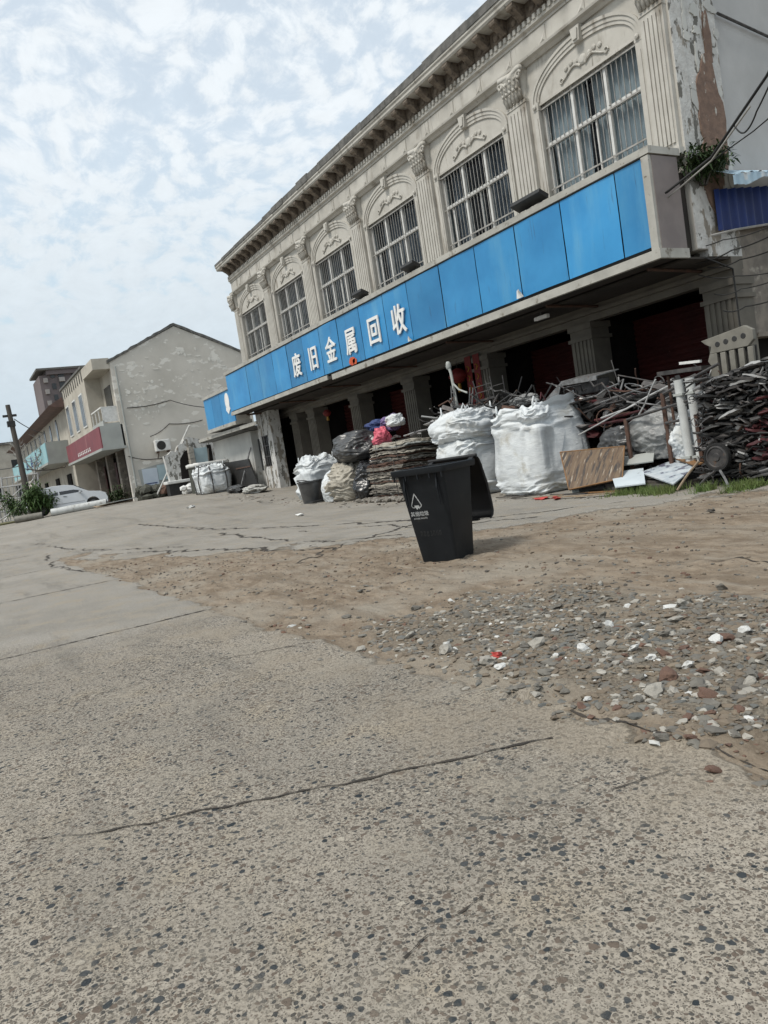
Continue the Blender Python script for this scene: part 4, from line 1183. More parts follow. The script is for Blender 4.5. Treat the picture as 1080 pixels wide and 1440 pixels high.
# dark cabinet with foam slab and a tied white bag before the annex
t = empty('dark_cabinet', (-34.6, 11.4, gnd(-34.6, 11.4)), 'dark olive steel cabinet lying before the white annex', 'cabinet')
g0 = gnd(-34.6, 11.4)
m = MB(); m.box(-36.0, -34.4, 10.5, 11.9, g0 - .03, g0 + 1.25); m.build('body', M['dark_green'], t, bevel=.04)
m = MB()
for k in range(9): m.box(-34.4, -34.37, 10.56, 11.86, g0 + .12 + .12 * k, g0 + .17 + .12 * k)
m.build('slatted_side', M['wood_dark'], t)
t2 = empty('dark_board', (-32.4, 11.6, gnd(-32.4, 11.6)), 'large black panel leaning under the barred window at the arcade end', 'panel')
g0 = gnd(-32.4, 11.6)
m = MB(); m.prism([(-34.2, g0), (-29.9, g0), (-30.6, g0 + 1.25), (-34.2, g0 + 1.3)], 'y', 11.55, 11.62); m.build('board', M['black_metal'], t2)
m = MB(); m.box(-32.2, -30.4, 11.52, 11.548, g0 + .9, g0 + .95); m.build('batten', M['rust'], t2)
m = MB()
g0 = gnd(-35.2, 11.2)
def fn(p): return Vector((p.x + .05 * N(p.x * 3, p.y * 3), p.y + .05 * N(p.y * 3, p.x), p.z + .03 * N(p.x * 2, p.y * 2))) + Vector((-35.2, 11.2, g0 + 1.25))
m.subbox(1.8, 1.5, .16, 10, 10, 2, fn)
tag(m.build('foam_slab', M['foam'], smooth=True), 'white foam slab lying on the dark olive cabinet', 'slab')

# ------------------------------------------------------------------ arched-window house and things far left
ah = empty('arched_house', (-70, 9, .7), 'low cream house with a row of arched windows and a brown overhanging roof', 'house')
m = MB(); m.box(-95, -57.0, 8.7, 16, .2, 8.0); m.build('wall', M['house_cream'], ah)
m = MB()
m.prism([(7.6, 8.05), (8.2, 7.9), (16.6, 7.9), (12.2, 10.6)], 'x', -95.5, -56.0); m.build('roof', M['roof_tile'], ah)
for k in range(8):
    c = -62.0 - 3.7 * k
    pts = [(c - .42, 5.4), (c + .42, 5.4)] + [(c + .42 * math.cos(a), 7.0 + .42 * math.sin(a) * 1.6) for a in [i * PI / 10 for i in range(11)]]
    mb = MB(); mb.prism(pts, 'y', 8.66, 8.7); mb.build('window', M['glass_dark'], ah)
for c in (-60.0, -66.5, -74, -82):
    mb = MB(); mb.box(c - .9, c + .9, 8.6, 8.7, .8, 3.4); mb.build('shop_door', M['dark_inside'], ah)
cs = empty('shop_sign', (-70, 7.2, 4.4), 'pale turquoise signboard along the arched-window house', 'signboard')
m = MB(); m.box(-86, -58.0, 7.15, 7.2, 4.35, 5.75); m.build('sign_panel', M['cyan_sign'], cs)
m = MB(); m.box(-86, -58.0, 7.2, 8.68, 4.35, 5.78); m.box(-86.1, -57.9, 7.1, 8.69, 4.2, 4.35); m.build('sign_frame', M['grey_sheet'], cs)
m = MB()
for k in range(5):
    x = -79.5 + 3.6 * k
    for q in range(4):
        m.box(x + .1 * q, x + 1.7 - .2 * q, 7.13, 7.15, 4.7 + .22 * q, 4.79 + .22 * q)
    m.box(x + .7, x + .95, 7.125, 7.15, 4.65, 5.55); m.box(x + .1, x + .3, 7.125, 7.15, 4.6, 5.1)
m.build('lettering', M['navy'], cs)
fb = empty('flat_house', (-120, 10, 1), 'plain pale grey house at the far end of the street', 'house')
m = MB(); m.box(-140, -108, 4, 18, .3, 10.0); m.build('wall', M['house_cream'], fb)
m = MB(); m.box(-140.3, -107.6, 3.6, 18.4, 10.0, 10.3); m.build('roof', M['roof_dark'], fb)
for y, z in ((6, 6.4), (9, 6.4), (6, 3), (9, 3)):
    mb = MB(); mb.box(-108, -107.96, y, y + 1.4, z, z + 1.6); mb.build('window', M['glass_dark'], fb)
tw = empty('apartment_tower', (-222, 34, 0), 'dark brown apartment tower rising far behind the arched house', 'tower')
m = MB(); m.box(-232, -217.5, 28.5, 44, 0, 36); m.box(-228, -216.5, 30.3, 43, 36, 37.2); m.build('wall', M['tower'], tw)
m = MB(); m.box(-233, -216, 27.9, 44.5, 37.2, 37.7); m.build('roof', M['roof_dark'], tw)
m = MB()
for k in range(11):
    z = 4 + 3.0 * k
    m.box(-217.5, -216.4, 33.2, 34.6, z, z + 1.1); m.box(-217.5, -216.2, 36.6, 38.0, z, z + 1.2); m.box(-217.5, -216.8, 29.4, 30.4, z, z + 1.2)
m.build('balcony', M['tower_pale'], tw)
m = MB()
for k in range(11):
    z = 5.2 + 3.0 * k
    m.box(-217.5, -217.3, 33.2, 34.6, z, z + 1.7); m.box(-217.5, -217.3, 36.6, 38.0, z, z + 1.6); m.box(-217.5, -217.3, 31.3, 32.3, z, z + 1.5); m.box(-217.5, -217.3, 40, 41.4, z, z + 1.5)
m.build('window', M['glass_dark'], tw)

# utility pole with crossarm and wires
g0 = gnd(-46, 4.35)
up = empty('utility_pole', (-46, 4.35, g0), 'dark timber utility pole beside the bush at the road edge', 'utility pole')
m = MB(); m.tube([(-46, 4.35, g0 - .1), (-46.1, 4.28, 4.2), (-46.2, 4.2, 7.1)], .17, 10, .12); m.build('pole', M['wood_dark'], up, smooth='auto')
m = MB(); m.cbox((-46.2, 4.2, 6.5), (.16, .7, .12)); m.box(-46.38, -46.02, 4.0, 4.4, 5.9, 6.2); m.build('crossarm', M['black_metal'], up)
for k, (zz_, pts) in enumerate(((0, [(-46.2, 4.4, 6.3), (-60, 7.5, 6.6), (-80, 7.6, 7.4)]), (1, [(-46.1, 4.3, 3.55), (-52, 7.2, 3.6), (-57, 8.2, 4.1)]), (2, [(-46.1, 4.2, 3.7), (-55, 2.6, 4.4), (-70, 1, 5.2)]))):
    cable(pts, .025, ['upper wire running off from the utility pole top', 'lower wire from the utility pole to the maroon sign', 'lower wire from the utility pole out of frame'][k], None, 'wires on the utility pole', 'overhead_wire', .15)

# bare pale twiggy tree beyond the pole
bt = empty('bare_tree', (-62, 6.3, .7), 'small pale leafless tree behind the utility pole', 'tree')
m = MB(); rnd = random.Random(4)
m.tube([(-62, 6.3, .6), (-62, 6.5, 3.2), (-62.1, 6.7, 4.6)], .13, 7, .07); m.build('trunk', M['cable_pale'], bt)
m = MB()
def branch(p, d, L, r, dep):
    e = p + d * L
    m.tube([p, p.lerp(e, .5) + Vector((rnd.gauss(0, .05), rnd.gauss(0, .05), .05)), e], r, 4, r * .5, False)
    if dep:
        for k in range(3): branch(p.lerp(e, .5 + .5 * rnd.random()), (d + Vector((rnd.gauss(0, .6), rnd.gauss(0, .6), rnd.gauss(.1, .4)))).normalized(), L * .68, r * .6, dep - 1)
for k in range(7): branch(Vector((-62.1, 6.6, 3.2 + .22 * k)), Vector((rnd.gauss(0, .6), rnd.gauss(0, .8), .7)).normalized(), 1.5, .05, 3)
m.build('branch', M['cable_pale'], bt)

shrub('roadside_bush', (-45.2, 4.55, gnd(-45.2, 4.5)), .85, 1.75, 1900, .34, .10, 'dark leafy bush at the foot of the utility pole', 'bush', M['leaf'], 8, 14)
shrub('roadside_bush', (-47.3, 4.0, gnd(-47.3, 4.0)), .9, 1.6, 1100, .30, .09, 'leafy bush on the far side of the utility pole', 'bush', M['leaf'], 18, 9)
shrub('roadside_weeds', (-46.2, 9.0, gnd(-46.2, 9)), .8, .8, 700, .28, .06, 'tall weeds at the doorway behind the silver car nose', 'weeds', M['leaf_dark'], 28, 8)

# pale iron frames dumped at the far left
for k, (x, y, L, hh, lab) in enumerate(((-52, 2.9, 2.4, 1.5, 'pale iron gate frame nearest the bush'), (-54, 2.2, 2.6, 2.4, 'tall pale iron frame at the picture edge'), (-55.5, 3.6, 2.2, 3.0, 'tilted pale iron frame behind the others'))):
    g0 = gnd(x, y)
    t = empty('iron_frame', (x, y, g0), lab, 'iron frame', 'dumped iron frames')
    mb = MB(); tl = .25 * (k - 1)
    for s in (0, 1): mb.tube([(x, y + s * L, g0), (x + .2, y + s * L + tl, g0 + hh)], .06, 6)
    for q in range(3): mb.tube([(x + .2 * q / 2, y + tl * q / 2, g0 + .05 + hh * q / 2.1), (x + .2 * q / 2, y + L + tl * q / 2, g0 + .05 + hh * q / 2.1 + .1 * tl)], .05, 6)
    for q in range(1, 7): mb.tube([(x, y + L * q / 7, g0), (x + .2, y + L * q / 7 + tl, g0 + hh)], .03, 5)
    mb.build('frame', M['steel_pale'], t)
    mb = MB(); mb.tube([(x + .06, y, g0 + .2), (x + .18, y + L, g0 + hh * .9)], .045, 5); mb.build('brace', M['steel_pale'], t)
g0 = gnd(-49.5, 2.2)
m = MB()
def fn(p): return Vector((-50.5 + p.x, 2.4 + p.y, g0 - .1 + p.z + .06 * N(p.x, p.y)))
m.subbox(6, 3.4, .22, 14, 10, 2, fn)
o = m.build('verge', mat('dry_grass_verge', (.17, .155, .085), (.10, .10, .045), 5, .95, bump=.5, bscale=20)); o['kind'] = 'structure'

# pipes on the road edge
def pipe(a, b, r, label, mt):
    A, B = Vector(a), Vector(b); d = (B - A).normalized()
    t = empty('white_pipe', A, label, 'pipe', 'pipes lying at the road edge')
    mb = MB(); mb.tube([A, A.lerp(B, .5), B], r, 20); mb.build('pipe_wall', mt, t, smooth='auto')
    mb = MB(); mb.tube([B - d * .02, B + d * .015], r * .82, 16); mb.tube([A + d * .02, A - d * .015], r * .82, 16); mb.build('bore_shade', M['black_metal'], t)  # black end plugs stand in for the shade inside the pipe
pipe((-43.4, 5.05, gnd(-43.4, 5) + .2), (-42.6, 7.75, gnd(-42.6, 7.7) + .2), .2, 'clean white pipe nearest the silver car', M['pvc'])
pipe((-43.7, 3.3, gnd(-43.7, 3.3) + .2), (-43.35, 4.6, gnd(-43.3, 4.6) + .16), .18, 'grubby cream pipe with a torn end, left of the clean one', M['panel_cream'])
g0 = gnd(-40.6, 7.6)
for k in range(2):
    m = MB(); m.cbox((-40.4 + .3 * k, 7.6 + .2 * k, gnd(-40.4, 7.6) + .1 + .08 * k), (1.1, 1.7, .04), (R(2), R(3 - 5 * k), R(14 * k)))
    tag(m.build('plywood_sheet', M['litter_tan'] if k == 0 else M['grey_sheet']), ['tan plywood sheet lying flat on the road', 'grey sheet lying on top of the tan plywood'][k], 'sheet')

# ------------------------------------------------------------------ silver car
def make_car(loc, rz):
    t = empty('parked_car', loc, 'silver white hatchback parked nose-in before the gabled house', 'car')
    def put(mb, name, mt, par=None, sm_=False, bev=0):
        me = mb.mesh(name, mt, sm_ is True)
        o = bpy.data.objects.new(name, me); COL.objects.link(o); o.parent = par or t
        if bev: b = o.modifiers.new('bevel', 'BEVEL'); b.width = bev; b.segments = 3; b.limit_method = 'ANGLE'
        if sm_ == 'auto':
            me.polygons.foreach_set('use_smooth', [True] * len(me.polygons))
            e = o.modifiers.new('split', 'EDGE_SPLIT'); e.split_angle = R(40)
        return o
    # side profile (length x, height), swept across the width with tumblehome
    top = [(-2.15, .62), (-2.12, .95), (-2.0, 1.12), (-1.7, 1.30), (-1.3, 1.47), (-.7, 1.56), (0, 1.55), (.45, 1.46), (.95, 1.16), (1.2, 1.02), (1.8, .93), (2.1, .78), (2.18, .55)]
    def arch(cx, n=8): return [(cx + .37 * math.cos(a), .32 + .37 * math.sin(a)) for a in [PI * i / n for i in range(n + 1)]]
    bot = [(2.16, .28), (1.75, .24)] + arch(1.36) + [(.95, .22), (-.9, .22)] + arch(-1.32) + [(-1.75, .26), (-2.12, .34)]
    prof = top + bot
    def wid(z): return .88 - .10 * sm((.35 - z) / .3) - .26 * sm((z - .92) / .62)
    mb = MB(); ys = (-1, -.93, .93, 1); vs = []
    n = len(prof)
    for s, inset in ((-1, 0), (-.9, .03), (.9, .03), (1, 0)):
        for (x, z) in prof:
            k = 1.0 if abs(s) == 1 else 1.0
            vs.append((x * (1 if abs(s) < 1 else .985), s * wid(z), z + (.02 if abs(s) < 1 and z > .5 else 0)))
    fs = [tuple(range(n)), tuple(range(4 * n - 1, 3 * n - 1, -1))]
    for r_ in range(3):
        for i in range(n): fs.append((r_ * n + i, (r_ + 1) * n + i, (r_ + 1) * n + (i + 1) % n, r_ * n + (i + 1) % n))
    mb.add(vs, fs); put(mb, 'body', M['car_paint'], None, 'auto')
    for s in (-1, 1):
        for pts in ([(-1.55, 1.04), (-1.36, 1.36), (-.95, 1.46), (-.42, 1.49), (-.42, 1.03)], [(-.34, 1.03), (-.34, 1.49), (.1, 1.475), (.4, 1.40), (.88, 1.06)]):
            mb = MB()
            vs = [(x, s * (wid(z) + .004), z) for x, z in pts] + [(x, s * (wid(z) - .03), z) for x, z in pts]
            k = len(pts); fs = [tuple(range(k)), tuple(range(2 * k - 1, k - 1, -1))] + [(i, i + k, (i + 1) % k + k, (i + 1) % k) for i in range(k)]
            mb.add(vs, fs); put(mb, 'side_window', M['car_glass'])
        for a, b in ((-.38, .92), (-1.25, -.38)):
            mb = MB(); mb.box(a + .02, b - .02, s * .883 - .006, s * .883 + .006, .52, .535); mb.box(a + .2, a + .38, s * .883 - .012, s * .883 + .012, .90, .93); put(mb, 'door_handle', M['steel_grey'])
        mb = MB(); mb.cbox((.72, s * .98, 1.06), (.12, .2, .13)); put(mb, 'mirror', M['car_paint'], None, False, .03)
        mb = MB(); mb.cbox((2.02, s * .62, .74), (.22, .34, .13)); put(mb, 'headlight', M['foam'], None, False, .03)
        mb = MB(); mb.cbox((-2.08, s * .64, .92), (.14, .26, .2)); put(mb, 'tail_light', M['red_cloth'], None, False, .03)
    for s, pts in ((1, [(.5, 1.47), (.98, 1.17)]), (-1, [(-1.36, 1.475), (-1.86, 1.24)])):
        (xa, za), (xb, zb) = pts
        mb = MB(); mb.add([(xa, -.56, za + .03), (xa, .56, za + .03), (xb, .68, zb + .03), (xb, -.68, zb + .03), (xa, -.56, za), (xa, .56, za), (xb, .68, zb), (xb, -.68, zb)], [(0, 1, 2, 3), (7, 6, 5, 4), (0, 4, 5, 1), (1, 5, 6, 2), (2, 6, 7, 3), (3, 7, 4, 0)]); put(mb, 'windscreen', M['car_glass'])
    mb = MB(); mb.box(2.13, 2.2, -.4, .4, .42, .6); put(mb, 'grille', M['black_metal'])
    for cx in (1.36, -1.32):
        for s in (-1, 1):
            mb = MB(); mb.lathe([(.20, -.1), (.31, -.1), (.32, -.06), (.32, .06), (.31, .1), (.20, .1)], (cx, s * .78, .32), 24, 'y'); w = put(mb, 'wheel', M['rubber'], None, 'auto')
            mb = MB(); mb.lathe([(0, s * .06), (.05, s * .08), (.19, s * .05), (.21, s * .09), (.21, 0)], (cx, s * .78, .32), 20, 'y'); put(mb, 'rim', M['steel_grey'], w)
    t.rotation_euler = (0, 0, rz)
    return t
make_car((-46.6, 6.35, gnd(-46.6, 6.3)), R(84))

# ------------------------------------------------------------------ wheeled bin with its lid thrown back
def make_bin(loc, rz):
    t = empty('wheeled_bin', loc, 'charcoal wheeled waste bin standing alone on the dirt with its lid thrown open', 'rubbish bin', None, rz)
    def put(mb, name, mt, par=None, bev=0.0, sm_=False):
        me = mb.mesh(name, mt, sm_ is True)
        o = bpy.data.objects.new(name, me); COL.objects.link(o); o.parent = par or t
        if bev: b = o.modifiers.new('bevel', 'BEVEL'); b.width = bev; b.segments = 3; b.limit_method = 'ANGLE'; b.angle_limit = R(40)
        if sm_ == 'auto':
            me.polygons.foreach_set('use_smooth', [True] * len(me.polygons))
            e = o.modifiers.new('split', 'EDGE_SPLIT'); e.split_angle = R(40)
        return o
    def ring(z, hw, y0, y1, r, n=5):
        out = []
        for (cx, cy, a0) in ((hw - r, y0 + r, -90), (hw - r, y1 - r, 0), (-hw + r, y1 - r, 90), (-hw + r, y0 + r, 180)):
            for i in range(n):
                a = R(a0 + 90 * i / (n - 1)); out.append(Vector((cx + r * math.cos(a), cy + r * math.sin(a), z)))
        return out
    def skin(rings, mb, close_bottom=True, close_top=False):
        k = len(rings[0]); vs = [p for r_ in rings for p in r_]; fs = []
        for j in range(len(rings) - 1):
            for i in range(k): fs.append((j * k + i, j * k + (i + 1) % k, (j + 1) * k + (i + 1) % k, (j + 1) * k + i))
        if close_bottom: fs.append(tuple(range(k - 1, -1, -1)))
        if close_top: fs.append(tuple(range((len(rings) - 1) * k, len(rings) * k)))
        mb.add(vs, fs)
    def yf(z): return -.22 - .155 * z
    def yb(z): return .22 + .08 * z
    def hw(z): return .205 + .075 * z
    mb = MB(); rs = [ring(z, hw(z), yf(z), yb(z), .035) for z in (0.0, .02, .12, .30, .31, .60, .86, .97)]
    rs += [ring(z, hw(z) - .02, yf(z) + .02, yb(z) - .02, .03) for z in (.97, .3, .06)]
    skin(rs, mb, True, True); put(mb, 'body', M['bin'], None, 0, 'auto')
    mb = MB(); skin([ring(.95, .293, -.385, .315, .04), ring(.95, .318, -.425, .335, .05), ring(.975, .325, -.432, .342, .05), ring(1.012, .325, -.432, .342, .05), ring(1.016, .318, -.425, .335, .05), ring(1.016, .27, -.36, .29, .04), ring(.96, .268, -.355, .285, .04)], mb, False); put(mb, 'rim', M['bin'], None, 0, 'auto')
    mb = MB()
    for s in (-1, 1):
        mb.prism([(.335, .93), (.43, 1.02), (.43, 1.055), (.335, 1.015)], 'x', s * .25 - .025, s * .25 + .025)
    mb.tube([(-.30, .415, 1.045), (.30, .415, 1.045)], .022, 10); put(mb, 'handle', M['bin_in'], None, 0, 'auto')
    mb = MB()
    for s in (-1, 1): mb.prism([(-.395, .80), (-.37, .62), (-.36, .62), (-.375, .95)], 'x', s * .19 - .008, s * .19 + .008)
    for k in range(5): mb.box(-.28 + .14 * k - .006, -.28 + .14 * k + .006, -.423, -.405, .90, .95)
    put(mb, 'front_rib', M['bin'])
    # lid hung behind: a shallow dome falling from the hinge, its hollow towards the bin
    mb = MB()
    prof = [(.43, 1.03), (.50, 1.0), (.58, .93), (.645, .83), (.69, .72), (.72, .60), (.74, .48), (.745, .40), (.72, .35), (.66, .325)]
    def lid(w, inset):
        def fn(u, v):
            k = v * (len(prof) - 1); i = min(int(k), len(prof) - 2); f = k - i
            y = prof[i][0] * (1 - f) + prof[i + 1][0] * f; z = prof[i][1] * (1 - f) + prof[i + 1][1] * f
            x = -w + 2 * w * u
            e = abs(2 * u - 1)
            y -= inset + .11 * max(0, (e - .82) / .18) ** 1.6 * min(1, v * 3)
            return Vector((x, y, z))
        return fn
    mb.grid(lid(.31, 0), 25, 28)
    mb.grid(lid(.298, .018), 25, 28)
    for u in (0, 1):
        mb.grid(lambda a, b, u=u: lid(.31, 0)(u, b).lerp(lid(.298, .018)(u, b), a), 2, 28)
    mb.grid(lambda a, b: lid(.31, 0)(b, 1).lerp(lid(.298, .018)(b, 1), a), 2, 25)
    mb.box(-.1, .1, .64, .70, .30, .335)
    put(mb, 'lid', M['bin_in'], None, 0, 'auto')
    mb = MB()
    for s in (-1, 1): mb.lathe([(.03, -.03), (.09, -.03), (.1, -.015), (.1, .015), (.09, .03), (.03, .03)], (s * .24, .24, .10), 20, 'x')
    for s in (-1, 1):
        m2 = MB(); m2.lathe([(0, -.03), (.09, -.03), (.1, -.015), (.1, .015), (.09, .03), (0, .03)], (s * .14, .15, .098), 20, 'x'); put(m2, 'wheel', M['rubber'], None, 0, 'auto')
    # printed mark: triangle of two arrows over a line of words, and a worn patch
    def onf(x, z, o=.003): return Vector((x, yf(z) - o, z))
    mb = MB()
    def stroke(pts, w):
        for (a, b) in zip(pts, pts[1:]):
            a, b = Vector(a), Vector(b); d = (b - a).normalized(); nn = Vector((-d.y, d.x)) * w / 2
            q = [a + nn - d * w * .3, b + nn + d * w * .3, b - nn + d * w * .3, a - nn - d * w * .3]
            mb.add([onf(p.x, p.y) for p in q], [(3, 2, 1, 0)])
    X0, Z0 = -.115, .60
    stroke([(X0, Z0 + .155), (X0 - .06, Z0 + .03), (X0 - .045, Z0 + .008), (X0 - .022, Z0 + .008)], .010)
    stroke([(X0, Z0 + .155), (X0 + .06, Z0 + .03), (X0 + .045, Z0 + .008), (X0 + .03, Z0 + .008)], .010)
    mb.add([onf(X0 - .03, Z0 + .03), onf(X0 + .028, Z0 + .03), onf(X0, Z0 - .018)], [(0, 2, 1)])
    mb.add([onf(X0 + .03, Z0 + .026), onf(X0 + .03, Z0 - .012), onf(X0 + .008, Z0 + .008)], [(0, 1, 2)])
    put(mb, 'recycling_mark', M['bin_mark'])
    for body, size, z in (('其他垃圾', .054, .535), ('OTHER WASTE', .024, .487)):
        me = text_mesh(body, size, .0005, .0006 if z > .5 else 0); me.materials.clear(); me.materials.append(M['bin_mark'])
        o = bpy.data.objects.new('printed_words', me); COL.objects.link(o); o.parent = t
        o.location = onf(-.10, z); o.rotation_euler = (R(98.8), 0, 0)
    mb = MB(); rnd = random.Random(6)
    for k in range(7):
        x = -.14 + .037 * k; z = .285 + .01 * rnd.random()
        w, h = .022, .055
        for (a, b, c, d) in ((x, z, x + .006, z + h), (x + w - .006, z, x + w, z + h), (x + .006, z + h * .8, x + w - .006, z + h), (x + .006, z, x + w - .006, z + .01)):
            if rnd.random() < .25: continue
            mb.add([onf(a, b), onf(c, b), onf(c, d), onf(a, d)], [(3, 2, 1, 0)])
    put(mb, 'worn_print', M['bin_smudge'])
    return t
_bx, _by = -6.67, 4.586
make_bin((_bx, _by, ground_h(_bx, _by) - .008), math.atan2(.456, .888))

# ------------------------------------------------------------------ sacks and big woven bags
def cloth_bag(name, c, w, d, h, seed, mt, label, cat='bag', e=.30, e2=.28, wr=.045, top=.0, lean=(0, 0), rz=0.0, group=None, dens=(220, 130), loops=True, belly=.10, band=None):
    """a filled sack: superellipsoid with belly, level creases, gathered mouth"""
    z0 = c[2]
    def sp(v, k): return math.copysign(abs(v) ** k, v)
    cr, sr = math.cos(rz), math.sin(rz)
    def fn(u, v):
        th = 2 * PI * u; ph = -PI / 2 + PI * v
        k = abs(math.cos(ph)) ** e
        ct, st = sp(math.cos(th), e2 * 1.6), sp(math.sin(th), e2 * 1.6)
        zt = .5 + .5 * sp(math.sin(ph), e * 1.25)
        bel = 1 + belly * math.sin(PI * min(1, zt * 1.1)) - .06 * zt
        x, y, z = w / 2 * k * ct * bel, d / 2 * k * st * bel, h * zt
        # creases, read in real space: mostly level, some slanting from the corners
        n1 = N(x * 1.5 + seed, y * 1.5, z * 1.6 + seed)
        zc = z * 6.2 + 1.5 * n1
        r1 = 1 - abs(N(x * 1.3 + seed, y * 1.3, zc)) * 2.6
        r2 = 1 - abs(N(x * 2.4 + z * 2.0 + seed, y * 2.4 - z * 1.5, zc * 1.5 + 2.2 * n1)) * 2.6
        r3 = 1 - abs(N(x * 5 - z * 3, y * 5 + z * 3, z * 13 + seed + 2 * n1)) * 2.6
        crs = .35 + 1.3 * sm(.5 + 1.3 * N(x * 1.3 + 7 + seed, y * 1.3, z * 1.5))
        dsp = wr * crs * (.9 * max(-.5, r1) + .55 * max(-.5, r2) + .42 * max(-.5, r3)) + 1.1 * wr * n1
        sidef = min(1.0, k * 1.2)
        nx, ny = ct, st
        L = math.hypot(nx, ny) or 1
        x += nx / L * dsp * sidef; y += ny / L * dsp * sidef
        tp = sm((zt - .8) / .2)
        z += tp * (top * (N(x * 4 + seed, y * 4, 1) + .6 * N(x * 9, y * 9, seed)) + .03 * N(x * 7, y * 7)) + wr * .5 * r2 * sm((zt - .5) * 2)
        if v < .02: z = max(z, 0)
        x += lean[0] * zt; y += lean[1] * zt
        return Vector((c[0] + x * cr - y * sr, c[1] + x * sr + y * cr, z0 + z))
    t = None
    mb = MB(); mb.grid(fn, dens[0], dens[1], close_u=True)
    if not loops:
        return tag(mb.build(name, mt, smooth=True, loc=c), label, cat, group)
    t = empty(name, c, label, cat, group)
    mb.build('sack', mt, t, smooth=True)
    mb = MB()
    for k, u in enumerate((.125, .375, .625, .875)):
        p = fn(u, .80); q = fn(u + .04, .80)
        up_ = Vector((0, 0, .17 + .05 * N(k + seed))); out = (Vector((p.x - c[0], p.y - c[1], 0))).normalized() * (.06 * N(seed + k * 3))
        mb.tube([p - Vector((0, 0, .1)), p + up_ * .5 + out, (p + q) / 2 + up_ + out * 2, q + up_ * .5 + out, q - Vector((0, 0, .1))], .018, 5)
    mb.build('lifting_loop', mt, t, smooth=True)
    if band:
        for z in band:
            mb = MB(); mb.grid(lambda u, v: fn(u, z) + (fn(u, z) - Vector((c[0], c[1], fn(u, z).z))) * .012 + Vector((0, 0, .05 * (v - .5))), 80, 2, close_u=True)
            mb.build('seam_band', M['fibc_old'], t)
    return t
cloth_bag('bulk_bag', (-13.38, 10.22, .0), 1.18, 1.2, 1.24, 4, M['fibc'], 'lower big white woven bag, squashed under another one behind the bin', loops=False, wr=.048, e=.17, e2=.2, belly=.07)
cloth_bag('bulk_bag', (-13.40, 10.25, 1.17), 1.22, 1.2, .68, 9, M['fibc'], 'slumped white woven bag lying on top of another white bag', e=.42, wr=.055, top=.10)
cloth_bag('bulk_bag', (-11.05, 10.1, .0), 1.36, 1.32, 1.62, 15, M['fibc'], 'tallest white woven bag, full and creased, right of the bin', e=.17, e2=.2, wr=.050, top=.12, belly=.07)
# raised corner of the tall bag's open mouth
m = MB()
def fn(u, v):
    a = 2 * PI * u
    rx, ry = .60 + .06 * v, .58 + .06 * v
    x = rx * math.copysign(abs(math.cos(a)) ** .5, math.cos(a)); y = ry * math.copysign(abs(math.sin(a)) ** .5, math.sin(a))
    hgt = .10 + .20 * max(0, math.cos(a - .5)) ** 3 + .05 * N(x * 5, y * 5)
    return Vector((-11.05 + x + .03 * N(x * 6, v * 4, 2), 10.1 + y + .03 * N(y * 6, v * 4), 1.52 + hgt * v))
m.grid(fn, 90, 7, close_u=True)
o = m.build('open_mouth', M['fibc'], bpy.data.objects['bulk_bag.002'] if 'bulk_bag.002' in bpy.data.objects else None, smooth=True)

def rag(name, c, r, seed, mt, label, cat, sq=(1, 1, .8), rough=.5, group=None):
    m = MB(); vs, fs = ICO4; out = []
    for v in vs:
        wq = N(v.x * 1.3 + seed, v.y * 1.3, v.z * 1.3)
        k = 1 + rough * .7 * wq + rough * .20 * (1 - 2.2 * abs(N(v.x * 1.6 + seed, v.y * 1.6 + wq, v.z * 3.2 + wq * 2))) + rough * .10 * (1 - 2.4 * abs(N(v.x * 3.5 + wq * 3, v.y * 3.5 + seed, v.z * 6 - wq * 2)))
        out.append(Vector(c) + Vector((v.x * sq[0] * k, v.y * sq[1] * k, max(v.z * sq[2] * k, -sq[2] * .93))) * r)
    m.add(out, fs)
    return tag(m.build(name, mt, smooth=True, loc=c), label, cat, group)
ICO4 = ico(6)
cloth_bag('sack', (-21.45, 10.3, .08), 1.15, 1.1, 1.35, 21, M['fibc'], 'upright white woven sack at the left end of the sack pile', e=.30, wr=.05, top=.14)
cloth_bag('sack', (-19.05, 10.2, .0), 1.25, 1.0, 1.12, 25, M['bag_beige'], 'beige sack with a twisted top under the dark grey sack', e=.55, wr=.07, top=.12, loops=False)
rag('sack', (-18.75, 10.35, 1.52), .66, 5, M['bag_grey'], 'large dark grey sack perched on top of the sack pile', 'bag', (1.15, 1.0, .66), .34)
rag('sack', (-19.75, 9.95, .42), .46, 8, M['fibc'], 'white sack slumped against the beige sack', 'bag', (.75, .8, 1.05), .4)
rag('rubbish_bag', (-17.85, 10.05, .45), .50, 12, M['bag_black'], 'shiny black rubbish bag beside the layered bale', 'bag', (.8, .9, 1.15), .45)
rag('rubbish_bag', (-18.2, 10.7, 1.0), .55, 13, M['bag_black'], 'black rubbish bag half hidden under the grey sack', 'bag', (.9, .9, 1.0), .45)
rag('cloth_bundle', (-17.75, 10.6, 1.62), .30, 14, M['pink'], 'pink plastic bundle tucked beside the dark grey sack', 'bundle', (.8, .8, 1.0), .6)
rag('cloth_bundle', (-17.95, 11.1, 2.0), .28, 15, M['purple'], 'purple cloth bundle on top of the sack pile', 'bundle', (1.0, .9, .8), .7)
rag('cloth_bundle', (-18.6, 11.0, 2.02), .28, 16, M['navy'], 'navy cloth bundle behind the dark grey sack', 'bundle', (1.2, .9, .6), .7)
rag('cloth_bundle', (-17.4, 10.9, 2.05), .24, 17, M['fibc'], 'small white film bundle on the sack pile top', 'bundle', (1.1, .9, .7), .7)
t = empty('plastic_tub', (-20.65, 9.6, 0), 'dark grey open tub before the white upright sack', 'tub')
